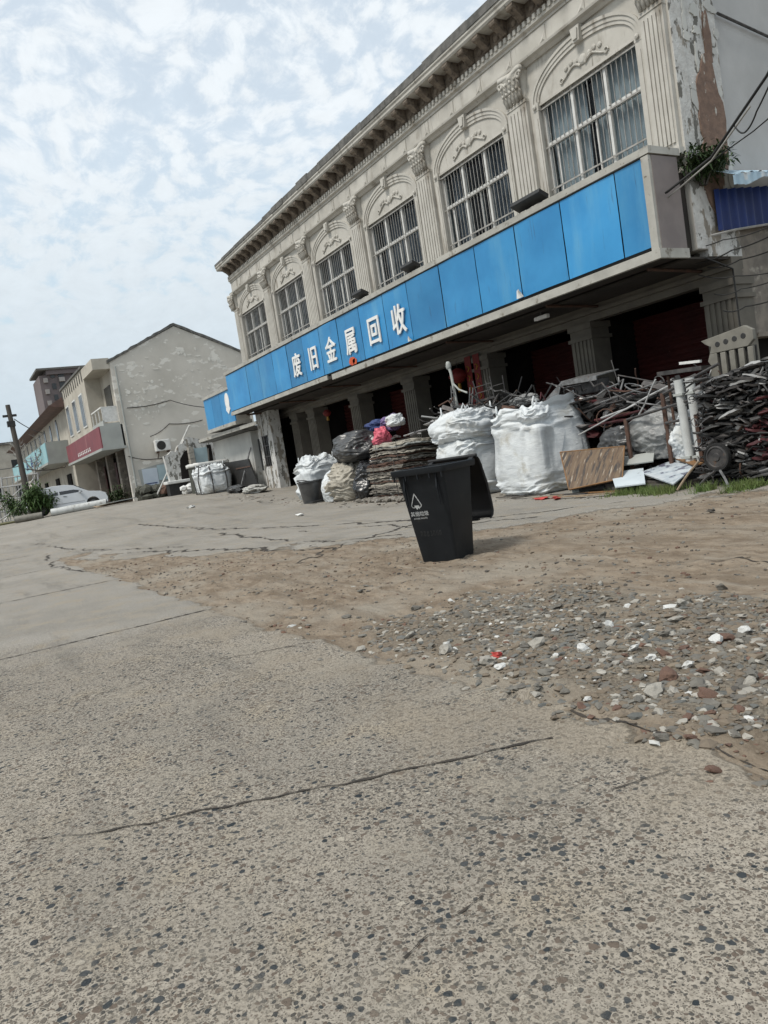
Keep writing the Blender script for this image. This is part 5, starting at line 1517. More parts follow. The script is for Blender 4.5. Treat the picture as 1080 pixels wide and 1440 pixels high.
m = MB(); m.lathe([(0, .03), (.26, .03), (.27, .06), (.36, .72), (.39, .74), (.39, .78), (.34, .78), (.25, .1), (0, .1)], (-20.65, 9.6, -.02), 22); m.build('tub_wall', M['bag_grey'], t, smooth='auto')
m = MB(); m.tube([(-20.98, 9.6, .7), (-20.9, 9.3, .80), (-20.65, 9.2, .82), (-20.4, 9.3, .80), (-20.32, 9.6, .7)], .014, 6); m.build('handle', M['steel_dark'], t)
m = MB(); m.cbox((-20.6, 9.45, .06), (1.1, .5, .14), (R(3), R(-4), R(12))); tag(m.build('flat_box', M['black_metal'], bevel=.01), 'flat black box on the ground under the dark tub', 'box')
# tied white bag near the cabinet
t = cloth_bag('bulk_bag', (-33.2, 10.7, gnd(-33.2, 10.7) - .02), 1.5, 1.3, 1.22, 31, M['fibc'], 'white woven bag tied with dark straps before the olive cabinet', e=.30, wr=.06, top=.14, loops=True)
m = MB(); g0 = gnd(-33.2, 10.7)
for s in (-.28, .38):
    m.tube([(-33.2 + s, 9.98, g0), (-33.2 + s, 9.93, g0 + .6), (-33.2 + s, 10.05, g0 + 1.2), (-33.2 + s, 10.7, g0 + 1.28)], .028, 6)
    m.tube([(-32.38, 10.7 + s, g0), (-32.33, 10.7 + s, g0 + .6), (-32.5, 10.7 + s, g0 + 1.2)], .028, 6)
m.build('tie_strap', M['steel_dark'], t)
rag('rubbish_bag', (-28.6, 10.9, gnd(-28.6, 10.9) + .12), .42, 33, M['fibc_old'], 'crumpled pale film heap at the foot of the peeling end wall', 'bag', (1.5, .9, .34), .9)
rag('rubbish_bag', (-30.2, 10.8, gnd(-30.2, 10.8) + .12), .36, 34, M['bag_grey'], 'low dark rag heap beside the tied white bag', 'bag', (1.4, .9, .4), .9)

# ------------------------------------------------------------------ layered bales
def bale(name, c, w, d, h, nl, seed, label):
    rnd = random.Random(seed)
    t = empty(name, c, label, 'bale', 'bales of flattened sheets')
    mb = MB(); z = 0; k = 0
    while z < h - .02:
        th = (h / nl) * (.55 + .9 * rnd.random())
        if z + th > h: th = h - z
        ox, oy = rnd.gauss(0, .035), rnd.gauss(0, .035); ww = w * (1 + rnd.uniform(-.06, .05)); dw = d * (1 + rnd.uniform(-.06, .05))
        def fn(p, z=z, k=k, ox=ox, oy=oy):
            q = Vector((p.x + ox, p.y + oy, p.z + z))
            fx = abs(p.x) / (w / 2); fy = abs(p.y) / (d / 2)
            q.z += .050 * N(p.x * 2.2 + k * .13 + seed, p.y * 2.2, z * 1.5) + .02 * N(p.x * 7, p.y * 7, k * .6) - .035 * max(fx, fy) ** 4
            q.x += (.05 * N(p.y * 4, k * 3.1, seed) + .03 * N(p.y * 14, k * 2.2, seed)) * fx
            q.y += (.05 * N(p.x * 4, k * 3.1, seed + 5) + .03 * N(p.x * 14, k * 2.2, seed + 3)) * fy
            return Vector(c) + q
        mb.cur = rnd.choices((0, 1, 2, 3), (6, 3, 2, 1))[0]
        mb.subbox(ww, dw, th * .72, 34, 24, 1, fn)
        z += th; k += 1
    mb.build('sheet_layers', [M['cardboard'], M['bag_beige'], M['rust'], M['grey_sheet']], t)
    mb = MB()
    for s in (-.3, .28):
        x = c[0] + w * s
        mb.tube([(x, c[1] - d / 2 - .05, c[2] + .02), (x + .01, c[1] - d / 2 - .065, c[2] + h * .5), (x, c[1] - d / 2 - .04, c[2] + h - .02), (x, c[1], c[2] + h + .03)], .009, 5)
    mb.build('binding_wire', M['steel_dark'], t)
    return t
bale('sheet_bale', (-16.55, 10.45, .0), 1.85, 1.2, 1.0, 26, 41, 'lower bale of flattened grey sheets left of the bin')
bale('sheet_bale', (-16.40, 10.5, 1.0), 1.75, 1.15, .50, 13, 47, 'upper bale of flattened grey sheets topped with loose strips')
rnd = random.Random(50)
for k in range(7):
    m = MB(); x = -16.9 + .28 * k
    L = .5 + .5 * rnd.random(); a = rnd.uniform(-.5, .5)
    p = Vector((x, 10.2 + .5 * rnd.random(), 1.56 + .05 * rnd.random()))
    d = Vector((math.cos(a), math.sin(a), rnd.uniform(-.06, .1)))
    m.tube([p - d * L / 2, p + Vector((0, 0, .03)), p + d * L / 2], .02, 6)
    tag(m.build('metal_rod', M['steel_dark'] if k % 2 else M['steel_grey']), 'loose metal rod lying on the upper sheet bale', 'rod', 'loose rods on the upper bale')
m = MB(); rnd = random.Random(52)
for k in range(60):
    x, y = -17.6 + 2.3 * rnd.random(), 9.45 + .4 * rnd.random()
    rock(m, (x, y, gnd(x, y) + .05), .05 + .09 * rnd.random(), k * 1.7, (1.3, .8, .5))
o = m.build('bale_debris', M['cardboard']); o['kind'] = 'stuff'

# ------------------------------------------------------------------ tangled scrap heap behind the bags
def crumple(mb, c, dims, seed, base=ICO2):
    vs, fs = base
    e = Euler((seed * 1.1 % .5 - .25, seed * 1.7 % .6 - .3, seed * 2.3 % 6.28)).to_matrix()
    out = []
    for v in vs:
        k = 1 + .5 * N(v.x * 2 + seed, v.y * 2, v.z * 2) + .3 * N(v.x * 5, v.y * 5 + seed, v.z * 5)
        out.append(Vector(c) + e @ Vector((v.x * dims[0] * k, v.y * dims[1] * k, v.z * dims[2] * k)))
    mb.add(out, fs)
m = MB(); rnd = random.Random(60)
mats_heap = [M['steel_dark'], M['black_metal'], M['steel_grey'], M['rust'], M['steel_pale'], M['steel_red']]
for k in range(1150):
    x = rnd.uniform(-15.4, -7.5); y = rnd.uniform(10.6, 12.2)
    top = interp(x, [-15.4, -14, -12.6, -11.2, -10, -9, -7.6], [1.9, 2.05, 1.75, 1.75, 1.62, 1.5, 1.45])
    z = top * (rnd.random() ** .45) - .05
    m.cur = rnd.choices(range(6), (8, 7, 3, 2, 1, 1))[0]
    q = rnd.random() ** 1.6
    crumple(m, (x, y, z), (.06 + .30 * q, .05 + .2 * q, .02 + .07 * rnd.random()), k * 1.37)
for k in range(330):
    x = rnd.uniform(-15.2, -7.5); y = rnd.uniform(10.35, 12.0)
    top = interp(x, [-15.4, -14, -12.6, -11.2, -10, -9, -7.6], [2.0, 2.15, 1.8, 1.82, 1.72, 1.62, 1.55])
    p = Vector((x, y, top * (.55 + .5 * rnd.random())))
    d = Vector((rnd.gauss(0, 1), rnd.gauss(0, .6), rnd.gauss(.02, .26))).normalized() * (.2 + .4 * rnd.random())
    m.cur = rnd.choices(range(6), (8, 7, 2, 2, .8, .5))[0]
    if k % 5 == 4:                                    # coils and hoops
        rr = .08 + .14 * rnd.random(); e1 = d.normalized(); e2 = e1.cross(Vector((.3, 1, .2))).normalized()
        m.tube([p + (e1 * math.cos(a) + e2 * math.sin(a)) * rr for a in [i * .5 for i in range(14)]], .012, 5)
    elif k % 5 == 3:                                  # bent strips of sheet
        m.cbox(p, (.25 + .4 * rnd.random(), .05 + .1 * rnd.random(), .006), (rnd.gauss(0, .7), rnd.gauss(0, .5), rnd.gauss(0, .6)))
    else:
        m.tube([p - d, p + Vector((rnd.gauss(0, .09), rnd.gauss(0, .05), rnd.gauss(.03, .09))), p + d * .6, p + d + Vector((0, 0, rnd.gauss(0, .08)))], .008 + .013 * rnd.random(), 5)
o = m.build('scrap_metal', mats_heap); o['kind'] = 'stuff'; o['label'] = 'tangle of dark scrap metal heaped behind the white bags'

rods = [((-9.75, 10.5, 1.50), (-8.4, 10.5, 1.66), .022, 'steel_grey'), ((-9.65, 10.35, 1.22), (-8.05, 10.35, 1.58), .026, 'steel_pale'),
        ((-10.1, 10.4, 1.36), (-8.9, 10.4, 1.5), .020, 'steel_dark'), ((-10.2, 10.3, .98), (-8.8, 10.3, 1.36), .020, 'steel_pale'),
        ((-9.3, 10.35, 1.62), (-8.5, 10.35, 1.1), .018, 'steel_dark'), ((-9.0, 10.3, 1.05), (-8.0, 10.3, 1.42), .022, 'steel_grey'),
        ((-9.9, 10.45, 1.2), (-8.7, 10.4, 1.24), .035, 'steel_red'), ((-10.0, 10.4, 1.10), (-8.9, 10.4, 1.12), .04, 'steel_red'),
        ((-8.9, 10.2, 1.42), (-7.9, 10.2, 1.22), .018, 'steel_grey'), ((-9.6, 10.5, 1.7), (-8.6, 10.6, 1.55), .02, 'rust'),
        ((-8.75, 10.25, 1.15), (-8.3, 10.25, 1.7), .018, 'steel_pale'), ((-10.1, 10.45, 1.62), (-9.2, 10.4, 1.76), .024, 'steel_grey'),
        ((-9.5, 10.2, .8), (-8.9, 10.2, 1.05), .02, 'steel_pale'), ((-9.1, 10.3, 1.9), (-8.2, 10.3, 1.62), .016, 'steel_dark')]
nm = {'steel_grey': 'grey', 'steel_pale': 'pale', 'steel_dark': 'dark', 'steel_red': 'dull red', 'rust': 'rusty brown'}
for k, (a, b, r, mt) in enumerate(rods):
    m = MB(); A, B = Vector(a), Vector(b)
    m.tube([A, A.lerp(B, .35) + Vector((0, .03, .09 * N(k * 1.7))), A.lerp(B, .7) + Vector((0, 0, .07 * N(k * 2.9))), B], r * .72, 7)
    tag(m.build('scrap_tube', M[mt], smooth='auto'), '%s scrap tube in the tangle right of the tallest white bag' % nm[mt], 'tube', '%s tubes in the tangle' % nm[mt])

# chair frames on the heap behind the bags
def chair_frame(loc, rot, label, mt):
    t = empty('chair_frame', loc, label, 'chair frame', 'upturned chair frames')
    t.rotation_euler = rot
    def put(mb, n): 
        o = bpy.data.objects.new(n, mb.mesh(n, mt)); COL.objects.link(o); o.parent = t
    mb = MB(); mb.cbox((0, 0, .02), (.52, .48, .05)); put(mb, 'seat')
    for sx in (-1, 1):
        for sy in (-1, 1):
            mb = MB(); mb.tube([(sx * .23, sy * .21, .03), (sx * .25, sy * .23, .5 if sy < 0 else .46)], .016, 6); put(mb, 'leg')
    mb = MB()
    for sx in (-1, 1): mb.tube([(sx * .23, .22, .0), (sx * .24, .25, -.38)], .016, 6)
    mb.tube([(-.24, .25, -.36), (.24, .25, -.36)], .016, 6); mb.tube([(-.24, .24, -.2), (.24, .24, -.2)], .012, 6); put(mb, 'back_frame')
    mb = MB()
    for z in (.2, .34): mb.tube([(-.245, -.22, z), (.245, -.22, z)], .012, 6)
    mb.tube([(-.24, .22, .28), (.24, .22, .28)], .012, 6); put(mb, 'stretcher')
chair_frame((-13.6, 11.2, 2.06), (R(4), R(-3), R(12)), 'upturned chair frame nearest the couplet, legs in the air', M['steel_dark'])
chair_frame((-14.65, 11.1, 2.02), (R(-8), R(6), R(-30)), 'upturned chair frame at the left edge of the scrap heap', M['steel_grey'])
chair_frame((-15.3, 11.2, 1.75), (R(70), R(8), R(20)), 'dark chair frame lying on its side above the sheet bale', M['steel_dark'])
t = empty('bent_pipe', (-14.7, 11.0, 2.1), 'white bent pipe with a bulb end standing up from the scrap heap', 'pipe')
m = MB(); m.tube([(-14.55, 10.9, 2.0), (-14.62, 10.9, 2.85), (-14.66, 10.9, 2.98)], .035, 8); m.tube([(-14.62, 10.9, 2.62), (-14.4, 10.9, 2.42), (-14.1, 10.9, 2.3)], .022, 7); m.build('pipe_wall', M['grey_sheet'], t, smooth='auto')
m = MB(); rock(m, (-14.67, 10.9, 3.03), .085, 3, (.8, .8, 1.3), ICO3, .1); m.build('bulb', M['grey_sheet'], t, smooth=True)

# angular bent sheet-metal hood on the heap and a few white lumps
t = empty('metal_hood', (-10.8, 11, 1.75), 'angular grey sheet metal hood on the heap below the middle column', 'hood')
m = MB()
m.add([(-11.45, 10.8, 1.78), (-10.85, 10.7, 2.05), (-10.85, 11.3, 2.12), (-11.4, 11.4, 1.85)], [(0, 1, 2, 3)])
m.add([(-10.85, 10.7, 2.05), (-10.0, 10.75, 2.02), (-9.95, 11.3, 2.09), (-10.85, 11.3, 2.12)], [(0, 1, 2, 3)])
m.add([(-11.45, 10.8, 1.78), (-11.4, 10.78, 1.6), (-11.05, 10.72, 1.72), (-10.85, 10.7, 2.05)], [(0, 1, 2, 3)])
m.add([(-10.85, 10.68, 2.05), (-10.0, 10.73, 2.02), (-10.0, 10.73, 1.93), (-10.85, 10.68, 1.96)], [(3, 2, 1, 0)])
o = m.build('hood_sheet', M['steel_grey'], t); so = o.modifiers.new('thickness', 'SOLIDIFY'); so.thickness = .02
m = MB(); m.box(-10.75, -10.15, 10.9, 11.25, 1.72, 1.98); m.build('motor_box', M['steel_dark'], t, bevel=.02)
rag('film_bundle', (-12.05, 10.75, 1.82), .24, 63, M['film_grey'], 'crumpled pale sheet on the heap between bags and metal hood', 'film', (1.4, .8, .5), .7)
rag('film_bundle', (-8.35, 10.25, .78), .46, 64, M['film_grey'], 'silvery grey plastic sack held between the rusty posts', 'film', (1.15, .8, .85), .45)
rag('film_bundle', (-7.78, 10.2, .68), .36, 65, M['fibc'], 'white plastic sack wedged beside the two white pipes', 'film', (.8, .8, 1.1), .45)
rag('film_bundle', (-9.2, 10.25, .55), .40, 66, M['bag_grey'], 'dark crumpled sack behind the wood-grain panel', 'film', (1.1, .7, 1.0), .55)

# post frame in front of the grey sack
t = empty('post_frame', (-8.3, 10, 0), 'rusty dark steel frame of posts and rails before the grey sack', 'steel frame')
for x, y, z in ((-8.62, 9.85, 1.14), (-7.92, 9.95, 1.45), (-7.25, 9.8, 1.05)):
    mb = MB(); mb.tube([(x - .03, y, -.05), (x - .05, y, z)], .036, 6); mb.build('post', M['rust'], t)
for a, b in (((-8.66, 9.85, 1.12), (-7.2, 9.85, 1.30)), ((-8.0, 9.95, 1.42), (-6.9, 9.9, 1.72)), ((-7.95, 9.92, .98), (-7.0, 9.85, 1.02))):
    mb = MB(); mb.tube([a, b], .024, 6); mb.build('rail', M['steel_dark'], t)
# table top and bar above the pipes
t = empty('bench_top', (-7.6, 10, 1.72), 'dark narrow bench top lying above the two white pipes', 'bench')
m = MB(); m.cbox((-7.6, 10.05, 1.735), (.74, .3, .06), (0, R(3), R(6))); m.build('bench_board', M['steel_dark'], t)
for x in (-7.9, -7.32):
    mb = MB(); mb.tube([(x, 10.05, 1.70), (x - .02, 10.1, .0)], .022, 6); mb.build('leg', M['rust'], t)
m = MB(); m.cbox((-7.45, 10.02, 1.835), (.36, .05, .04), (0, R(5), 0)); tag(m.build('white_bar', M['foam']), 'short white bar lying on the dark bench top', 'bar')
for k, x in enumerate((-7.56, -7.36)):
    t = empty('drain_pipe', (x, 9.93, 0), ['left upright white drainpipe beside the scrap stack', 'right upright white drainpipe touching the scrap stack'][k], 'pipe', 'upright drainpipes')
    mb = MB(); mb.tube([(x + .02, 9.86, .30), (x, 9.86, 1.0), (x - .02, 9.86, 1.60)], .068, 14); mb.build('pipe_wall', M['pvc'], t, smooth='auto')
    for z in (.42, 1.38):
        mb = MB(); mb.cbox((x, 9.86, z), (.16, .16, .035)); mb.build('clip', M['grey_sheet'], t)

# moulded cream panel with scroll edge, round holes and slots
t = empty('moulded_panel', (-6.95, 10.35, 1.5), 'cream moulded panel with scroll edge, round holes and four slots', 'panel')
PX, PY, PZ = -7.36, 10.2, 1.40
def pt(x, z): return (PX + x, PZ + z)
m = MB()
m.prism([pt(0, .72), pt(.72, .80), pt(.84, .72), pt(.84, .58), pt(.74, .50), pt(.12, .50), pt(.16, .60), pt(.06, .66)], 'y', PY, PY + .07)
m.prism([pt(.02, 0), pt(.84, 0), pt(.84, .10), pt(.02, .10)], 'y', PY, PY + .07)
m.prism([pt(.04, .10), pt(.24, .10), pt(.24, .50), pt(.12, .50), pt(.08, .40), pt(.14, .30), pt(.07, .20)], 'y', PY, PY + .07)
m.build('face', M['panel_cream'], t, bevel=.008)
m = MB(); m.box(PX + .24, PX + .84, PY + .05, PY + .06, PZ + .10, PZ + .50); m.build('slot_back', M['black_metal'], t)  # black backing paints the shade in the slots
m = MB()
for k in range(4): m.box(PX + .30 + .145 * k, PX + .385 + .145 * k, PY - .01, PY + .045, PZ + .11, PZ + .49)
m.build('slot_bar', M['panel_cream'], t, bevel=.008)
m = MB()
for k in range(4): m.lathe([(0, -.004), (.036, -.004), (.042, 0)], (PX + .27 + .14 * k, PY, PZ + .62 + .012 * k), 16, 'y')  # black discs stand in for the shade in the holes
m.build('hole_shade', M['black_metal'], t)

# ------------------------------------------------------------------ the tall stack of flattened scrap at the right
rnd = random.Random(70)
fl_mats = [('dark steel', M['steel_dark']), ('black', M['black_metal']), ('grey steel', M['steel_grey']), ('dull red', M['steel_red']), ('pale metal', M['steel_pale'])]
variants = []
for vi in range(7):
    mb = MB()
    L = .22 + .045 * vi
    def fn(p, s=vi * 5.3):
        q = Vector(p)
        fx = abs(p.x) / (L / 2)
        q.z = (p.z - .014) * (1 - .35 * fx ** 2) + .045 * N(p.x * 3 + s, p.y * 3) + .012 * N(p.x * 12, p.y * 12, s) + .012 * (1 if p.z > .02 else -1) * N(p.x * 7, p.y * 9, s + 3)
        q.y = p.y * (1 - .4 * fx ** 3) + .03 * N(p.x * 5, s)
        q.x = p.x + .02 * N(p.y * 9, s, p.z * 30)
        return q
    if vi % 3 != 2: mb.subbox(L, .22, .028, 18, 10, 2, fn)
    else:
        mb.tube([(-L * .6, 0, 0), (-L * .2, -.05, .03), (L * .2, .03, -.02), (L * .6, -.02, .02)], .022, 7); mb.tube([(-L * .5, .1, 0), (0, .03, .035), (L * .5, .1, 0)], .018, 6)
    variants.append(mb)
vmesh = {}
cnt = 0
for row in range(31):
    z = .02 + row * .049
    x = -7.22 + .15 * rnd.random()
    while x < -5.75:
        w = rnd.choices(range(5), (9, 9, 3, .5, 1.3))[0]  # the few pale pieces put glints into the stack by colour
        vi = rnd.randrange(7)
        red = math.hypot((x + 6.15) / .45, (z - .72) / .42) < 1 or abs((x + 6.3) - (z - .5) * .6) < .08 and .3 < z < 1.1
        if red and rnd.random() < .55: w = 3
        key = (vi, w)
        if key not in vmesh: vmesh[key] = variants[vi].mesh('flattened_scrap', fl_mats[w][1])
        o = bpy.data.objects.new('flattened_scrap', vmesh[key]); COL.objects.link(o)
        o.location = (x + .2, 9.62 + .05 * rnd.gauss(0, 1) + .05 * N(x * 2, z * 3), z + .02 * N(x * 3, z) + .10 * sm((x + 7.4) / 1.5) * z / 1.5 - .06 * sm((-7.2 - x) / .3) * z)
        o.rotation_euler = (R(rnd.gauss(0, 16)), R(rnd.gauss(0, 12)), R(rnd.gauss(0, 30)))
        s = .55 + .6 * rnd.random(); o.scale = (s, 1, .6 + .8 * rnd.random())
        tag(o, 'flattened %s piece pressed into the tall scrap stack at the right' % fl_mats[w][0], 'scrap piece', '%s pieces of the scrap stack' % fl_mats[w][0])
        cnt += 1
        x += .115 + .08 * rnd.random()
m = MB()
for k in range(520):
    x = rnd.uniform(-7.15, -4.3); y = rnd.uniform(9.80 if True else 0, 10.9); z = rnd.random() * 1.56
    m.cur = rnd.choices((0, 1, 2), (5, 5, 2))[0]
    crumple(m, (x, y, z), (.08 + .16 * rnd.random(), .08 + .12 * rnd.random(), .02 + .035 * rnd.random()), k * 2.11)
for k in range(420):
    x = rnd.uniform(-7.2, -5.2); z = rnd.random() * 1.56; y = 9.62 + rnd.gauss(0, .06) - .05
    m.cur = rnd.choices((0, 1, 2, 3, 4), (4, 5, 2, 1.3, 1))[0]  # pale tubes among the dark ones are painted glints
    d = Vector((rnd.gauss(0, 1), rnd.gauss(0, .5), rnd.gauss(0, .5))).normalized() * (.04 + .11 * rnd.random())
    p = Vector((x, y, z))
    if k % 4 == 0:
        e1 = d.normalized(); e2 = e1.cross(Vector((.2, 1, .3))).normalized(); rr = .03 + .05 * rnd.random()
        m.tube([p + (e1 * math.cos(a) + e2 * math.sin(a)) * rr for a in [i * .55 for i in range(12)]], .007, 5)
    else: m.tube([p - d, p + Vector((0, rnd.gauss(0, .03), rnd.gauss(0, .03))), p + d], .006 + .010 * rnd.random(), 5)
o = m.build('scrap_core', [M['steel_dark'], M['black_metal'], M['steel_grey'], M['steel_pale'], M['rust']]); o['kind'] = 'stuff'
m = MB(); m.tube([(-6.72, 10.0, 1.58), (-6.2, 9.9, 1.62), (-5.4, 9.9, 1.66)], .025, 7)
tag(m.build('white_tube', M['foam'], smooth='auto'), 'thin white tube lying along the top of the scrap stack', 'tube')
t = empty('hub_disc', (-6.72, 9.33, .42), 'round dark wheel hub set in the face of the scrap stack', 'wheel hub')
m = MB(); m.lathe([(0, -.03), (.05, -.03), (.06, -.015), (.13, -.015), (.14, -.03), (.175, -.02), (.18, .04)], (-6.72, 9.36, .42), 28, 'y'); m.build('disc', M['steel_dark'], t, smooth='auto')
m = MB(); m.lathe([(.17, -.03), (.195, -.03), (.20, .0), (.195, .04), (.17, .04)], (-6.72, 9.36, .42), 28, 'y'); m.build('tyre', M['rubber'], t, smooth='auto')
for k, (a, b, lab, mt) in enumerate((((-6.9, 9.2, .40), (-7.2, 9.05, .02), 'pale stick leaning on the lower left of the scrap stack', 'litter_tan'), ((-6.62, 9.25, .24), (-6.40, 9.1, .0), 'short grey strut propped at the foot of the scrap stack', 'steel_grey'),
                                    ((-6.68, 9.22, .24), (-6.95, 9.15, .02), 'bent dark strut at the foot of the scrap stack', 'steel_dark'))):
    m = MB(); m.tube([a, Vector(a).lerp(Vector(b), .5) + Vector((0, 0, .02)), b], .018, 6); tag(m.build('strut', M[mt]), lab, 'strut')

# ------------------------------------------------------------------ boards and panels before the heap
def slab(name, quad, th, mt, label, cat='board', edge=None):
    q = [Vector(p) for p in quad]
    ex = (q[1] - q[0]).normalized()
    n = ex.cross(q[3] - q[0]).normalized()
    if n.z < 0: n = -n
    ey = n.cross(ex)
    mw = Matrix((ex, ey, n)).transposed().to_4x4(); mw.translation = q[0]
    inv = mw.inverted()
    hi = [inv @ p for p in q]; lo = [p - Vector((0, 0, th)) for p in hi]
    mb = MB()
    mb.add(hi + lo, [(0, 1, 2, 3), (7, 6, 5, 4), (0, 4, 5, 1), (1, 5, 6, 2), (2, 6, 7, 3), (3, 7, 4, 0)])
    if edge is None:
        o = tag(mb.build(name, mt), label, cat); o.matrix_world = mw
        return o
    t = empty(name, (0, 0, 0), label, cat); mb.build('panel_face', mt, t)
    mb = MB()
    for a_, b_ in ((0, 1), (1, 2), (2, 3), (3, 0)): mb.tube([hi[a_], hi[b_]], .011, 6)
    mb.build('edge_strip', edge, t)
    t.matrix_world = mw
    return t
slab('wood_panel', [(-9.85, 9.45, .74), (-8.72, 9.80, .70), (-8.42, 9.32, .22), (-9.32, 9.02, .12)], .035, M['woodgrain'], 'streaky brown wood-grain panel with bare timber edge propped before the tallest bag', 'panel', M['wood_orange'])
slab('cabinet_side', [(-9.80, 9.46, .70), (-9.72, 9.54, .70), (-9.25, 9.18, .05), (-9.33, 9.10, .05)], .02, M['grey_sheet'], 'pale narrow cabinet side standing against the tallest white bag')
slab('slate_board', [(-9.68, 9.62, .60), (-9.2, 9.70, .60), (-8.8, 9.3, .08), (-9.28, 9.18, .06)], .03, M['bag_grey'], 'dark slate panel under the wood-grain panel')
m = MB(); m.box(-9.2, -7.6, 9.35, 10.2, .0, .14); m.box(-8.5, -7.3, 9.15, 9.9, .0, .1)
tag(m.build('pallet', M['wood_dark']), 'dark flattened pallet under the pale boards', 'pallet')
slab('white_board', [(-8.86, 9.55, .30), (-8.35, 9.75, .32), (-7.75, 9.05, .15), (-8.25, 8.95, .13)], .02, M['board_white'], 'plain pale blue white board with a curled end lying flat')
slab('patterned_board', [(-8.25, 9.55, .27), (-8.1, 10.05, .36), (-7.35, 9.75, .30), (-7.2, 8.98, .12), (-7.6, 9.0, .13)][:4], .02, M['board_marble'], 'broken blue grey patterned board lying beside the plain white one', 'board', None)
slab('brown_board', [(-8.05, 10.1, .42), (-7.6, 10.3, .48), (-7.0, 9.75, .34), (-7.3, 9.6, .32)], .02, M['wood_orange'], 'bare brown board showing behind the patterned board')
slab('grey_board', [(-8.9, 9.9, .52), (-8.3, 10.0, .55), (-8.1, 9.7, .42), (-8.75, 9.65, .40)], .02, M['grey_sheet'], 'pale grey board wedged behind the white board')
planks = [((-10.05, 8.85), (-9.4, 8.95), .05, 'litter_tan'), ((-9.9, 9.15), (-8.9, 8.98), .06, 'steel_dark'), ((-9.35, 8.8), (-8.35, 8.85), .07, 'litter_tan'), ((-10.7, 8.95), (-10.1, 9.2), .05, 'wood_dark'), ((-8.9, 8.75), (-8.2, 9.0), .045, 'litter_tan'),
          ((-9.25, 9.2), (-8.2, 9.1), .06, 'wood_orange'), ((-11.4, 9.15), (-10.4, 9.0), .05, 'wood_dark')]
pl = {'litter_tan': 'tan', 'steel_dark': 'blackened', 'wood_dark': 'dark weathered', 'wood_orange': 'orange brown'}
for k, (a, b, w, mt) in enumerate(planks):
    A, B = Vector((*a, gnd(*a) + .03)), Vector((*b, gnd(*b) + .045)); d = B - A
    m = MB(); m.cbox((A + B) / 2, (d.length, w, .02), (R(4 * N(k * 1.3)), -math.asin(d.z / d.length), math.atan2(d.y, d.x)))
    tag(m.build('plank', M[mt]), '%s broken plank on the ground before the boards' % pl[mt], 'plank', '%s planks before the boards' % pl[mt])
for k, (x, y, s) in enumerate(((-9.75, 8.8, .10), (-9.3, 8.72, .07), (-9.55, 8.95, .08))):
    m = MB(); rock(m, (x, y, gnd(x, y) + .02), s, k * 2.3, (1.6, .8, .25), ICO2, .8); tag(m.build('litter', M['litter_red']), 'torn red scrap on the ground before the wood-grain panel', 'litter', 'torn red scraps')

# ------------------------------------------------------------------ grass, gravel, stones and litter
m = MB(); rnd = random.Random(80)
for k in range(5200):
    x = rnd.uniform(-8.3, -5.2); y = 9.05 + rnd.gauss(0, .16) - .12 * N(x * 2.1)
    if N(x * 2.2, y * 3.0, 7) < (-.12 if x < -6.6 else .12): continue
    h = .05 + .10 * rnd.random(); z = gnd(x, y)
    a = rnd.random() * 2 * PI; dx, dy = math.cos(a), math.sin(a); l = rnd.gauss(0, .05)
    m.add([(x - dx * .006, y - dy * .006, z), (x + dx * .006, y + dy * .006, z), (x + l, y + rnd.gauss(0, .04), z + h)], [(0, 1, 2)])
o = m.build('grass', M['grass']); o['kind'] = 'stuff'

m = MB(); rnd = random.Random(90); n = 0
gm = [M['rock'], M['rock_pale'], M['rock_slate'], M['brick'], M['chalk'], M['rock_tan']]
while n < 11000:
    x = rnd.uniform(-6.4, .3); y = rnd.uniform(1.8, 5.0)
    g = gravel_mask(x, y)
    if rnd.random() > g ** 1.1 * (.45 + .55 * sm(.5 + 1.5 * N(x * 2.3, y * 2.8, 5))) + .006: continue
    r = .007 + .018 * rnd.random() ** 2.4 + (.010 if rnd.random() < .08 else 0)
    wb = 2.6 if (x > -2.2 and N(x * 1.7, y * 1.7, 3) > .02) else .35
    m.cur = rnd.choices(range(6), (7, 2.5, 1.6, wb, .12, 9))[0]
    rock(m, (x, y, ground_h(x, y) + r * (-.12 + .26 * rnd.random())), r, n * .731, (1.35, .9, .48), ICO1, .8)
    n += 1
o = m.build('gravel', gm); o['kind'] = 'stuff'
m = MB(); n = 0
while n < 5200:                                      # loose clods scattered over all the soil
    x = rnd.uniform(-14, .5); y = rnd.uniform(1.6, 9.4)
    d = dirt_mask(x, y)
    if rnd.random() > d * (.35 + .65 * sm(.5 + 1.6 * N(x * .8, y * .8, 2))): continue
    r = .006 + .018 * rnd.random() ** 3
    m.cur = rnd.choices(range(4), (4, 3, 2, 1))[0]
    rock(m, (x, y, ground_h(x, y) + r * .1), r, n * .43, (1.2, .9, .6), ICO1, .4); n += 1
o = m.build('loose_pebbles', [M['rock_tan'], M['rock'], M['wood_dark'], M['brick']]); o['kind'] = 'stuff'

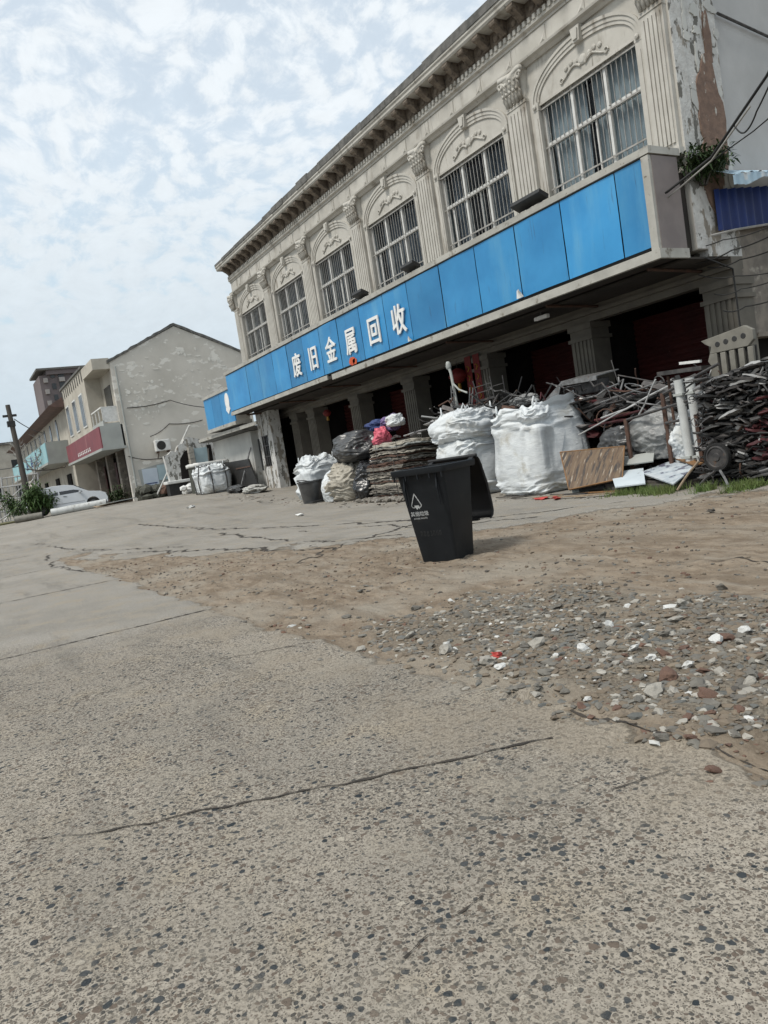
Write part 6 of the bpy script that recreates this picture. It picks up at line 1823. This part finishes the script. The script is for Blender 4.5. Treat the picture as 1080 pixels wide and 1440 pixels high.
# the larger stones one can single out
def stones(n, mt, name, label, cat, group, seed, rlo, rhi, cx, cy, sx, sy):
    rnd = random.Random(seed); base = []
    for k in range(4):
        mb = MB(); rock(mb, (0, 0, 0), 1.0, seed + k * 3.7, (1.2, .85, .6), ICO2, .55); base.append(mb.mesh(name, mt))
    for k in range(n):
        x, y = rnd.gauss(cx, sx), rnd.gauss(cy, sy)
        if y < 1.95: y = 1.95 + rnd.random() * .4
        r = rlo + (rhi - rlo) * rnd.random() ** 1.7
        o = bpy.data.objects.new(name, base[k % 4]); COL.objects.link(o)
        o.location = (x, y, ground_h(x, y) + r * .35); o.scale = (r, r, r * (.6 + .5 * rnd.random())); o.rotation_euler = (rnd.gauss(0, .3), rnd.gauss(0, .3), rnd.random() * 6)
        tag(o, label, cat, group)
stones(26, M['chalk'], 'white_plaster_lump', 'white plaster lump among the grey rubble on the dirt', 'stone', 'white plaster lumps in the rubble', 5, .014, .036, -2.5, 2.95, .95, .5)
stones(34, M['brick'], 'brick_fragment', 'reddish brown brick fragment in the rubble near the right edge', 'brick fragment', 'brick fragments in the rubble', 6, .018, .042, -1.95, 2.85, .42, .42)
stones(70, M['rock'], 'rubble_stone', 'large grey stone in the rubble patch', 'stone', 'larger grey stones in the rubble', 7, .018, .036, -2.9, 2.95, 1.0, .5)
stones(40, M['rock_pale'], 'concrete_chip', 'flat pale concrete chip in the rubble patch', 'stone', 'pale concrete chips in the rubble', 8, .02, .045, -2.6, 3.0, .9, .5)
m = MB(); rock(m, (-3.13, 2.36, ground_h(-3.13, 2.36) + .02), .03, 2, (1.2, .9, .5), ICO2, .7)
tag(m.build('red_wrapper', M['litter_red']), 'small crumpled red wrapper at the near edge of the rubble', 'wrapper')
for k, (x, y, s, lab) in enumerate(((-17.0, 7.5, .10, 'white litter scrap on the concrete before the sack pile'), (-26.5, 7.6, .16, 'white litter scrap far out on the concrete before the olive cabinet'), (-5.4, 7.3, .05, 'dark clod on the dirt right of the bin'))):
    m = MB(); rock(m, (x, y, ground_h(x, y) + .03), s, k, (1.4, .8, .35), ICO2, .7)
    tag(m.build('litter', M['foam'] if k < 2 else M['wood_dark']), lab, 'litter')
# dark fallen scraps along the front of all the piles
m = MB(); rnd = random.Random(97)
for k in range(420):
    x = rnd.uniform(-31, -8.2); y = interp(x, [-31, -22, -12, -8], [10.2, 9.6, 9.25, 8.9]) + rnd.gauss(0, .3) + .35 * N(x * 1.3)
    r = .010 + .05 * rnd.random() ** 3
    m.cur = rnd.choices(range(4), (5, 3, 2, 2))[0]
    rock(m, (x, y, gnd(x, y) + r * .15), r, k * .77, (1.7, .7, .3), ICO1, .9)
o = m.build('pile_litter', [M['wood_dark'], M['rust'], M['cardboard'], M['rock_pale']]); o['kind'] = 'stuff'
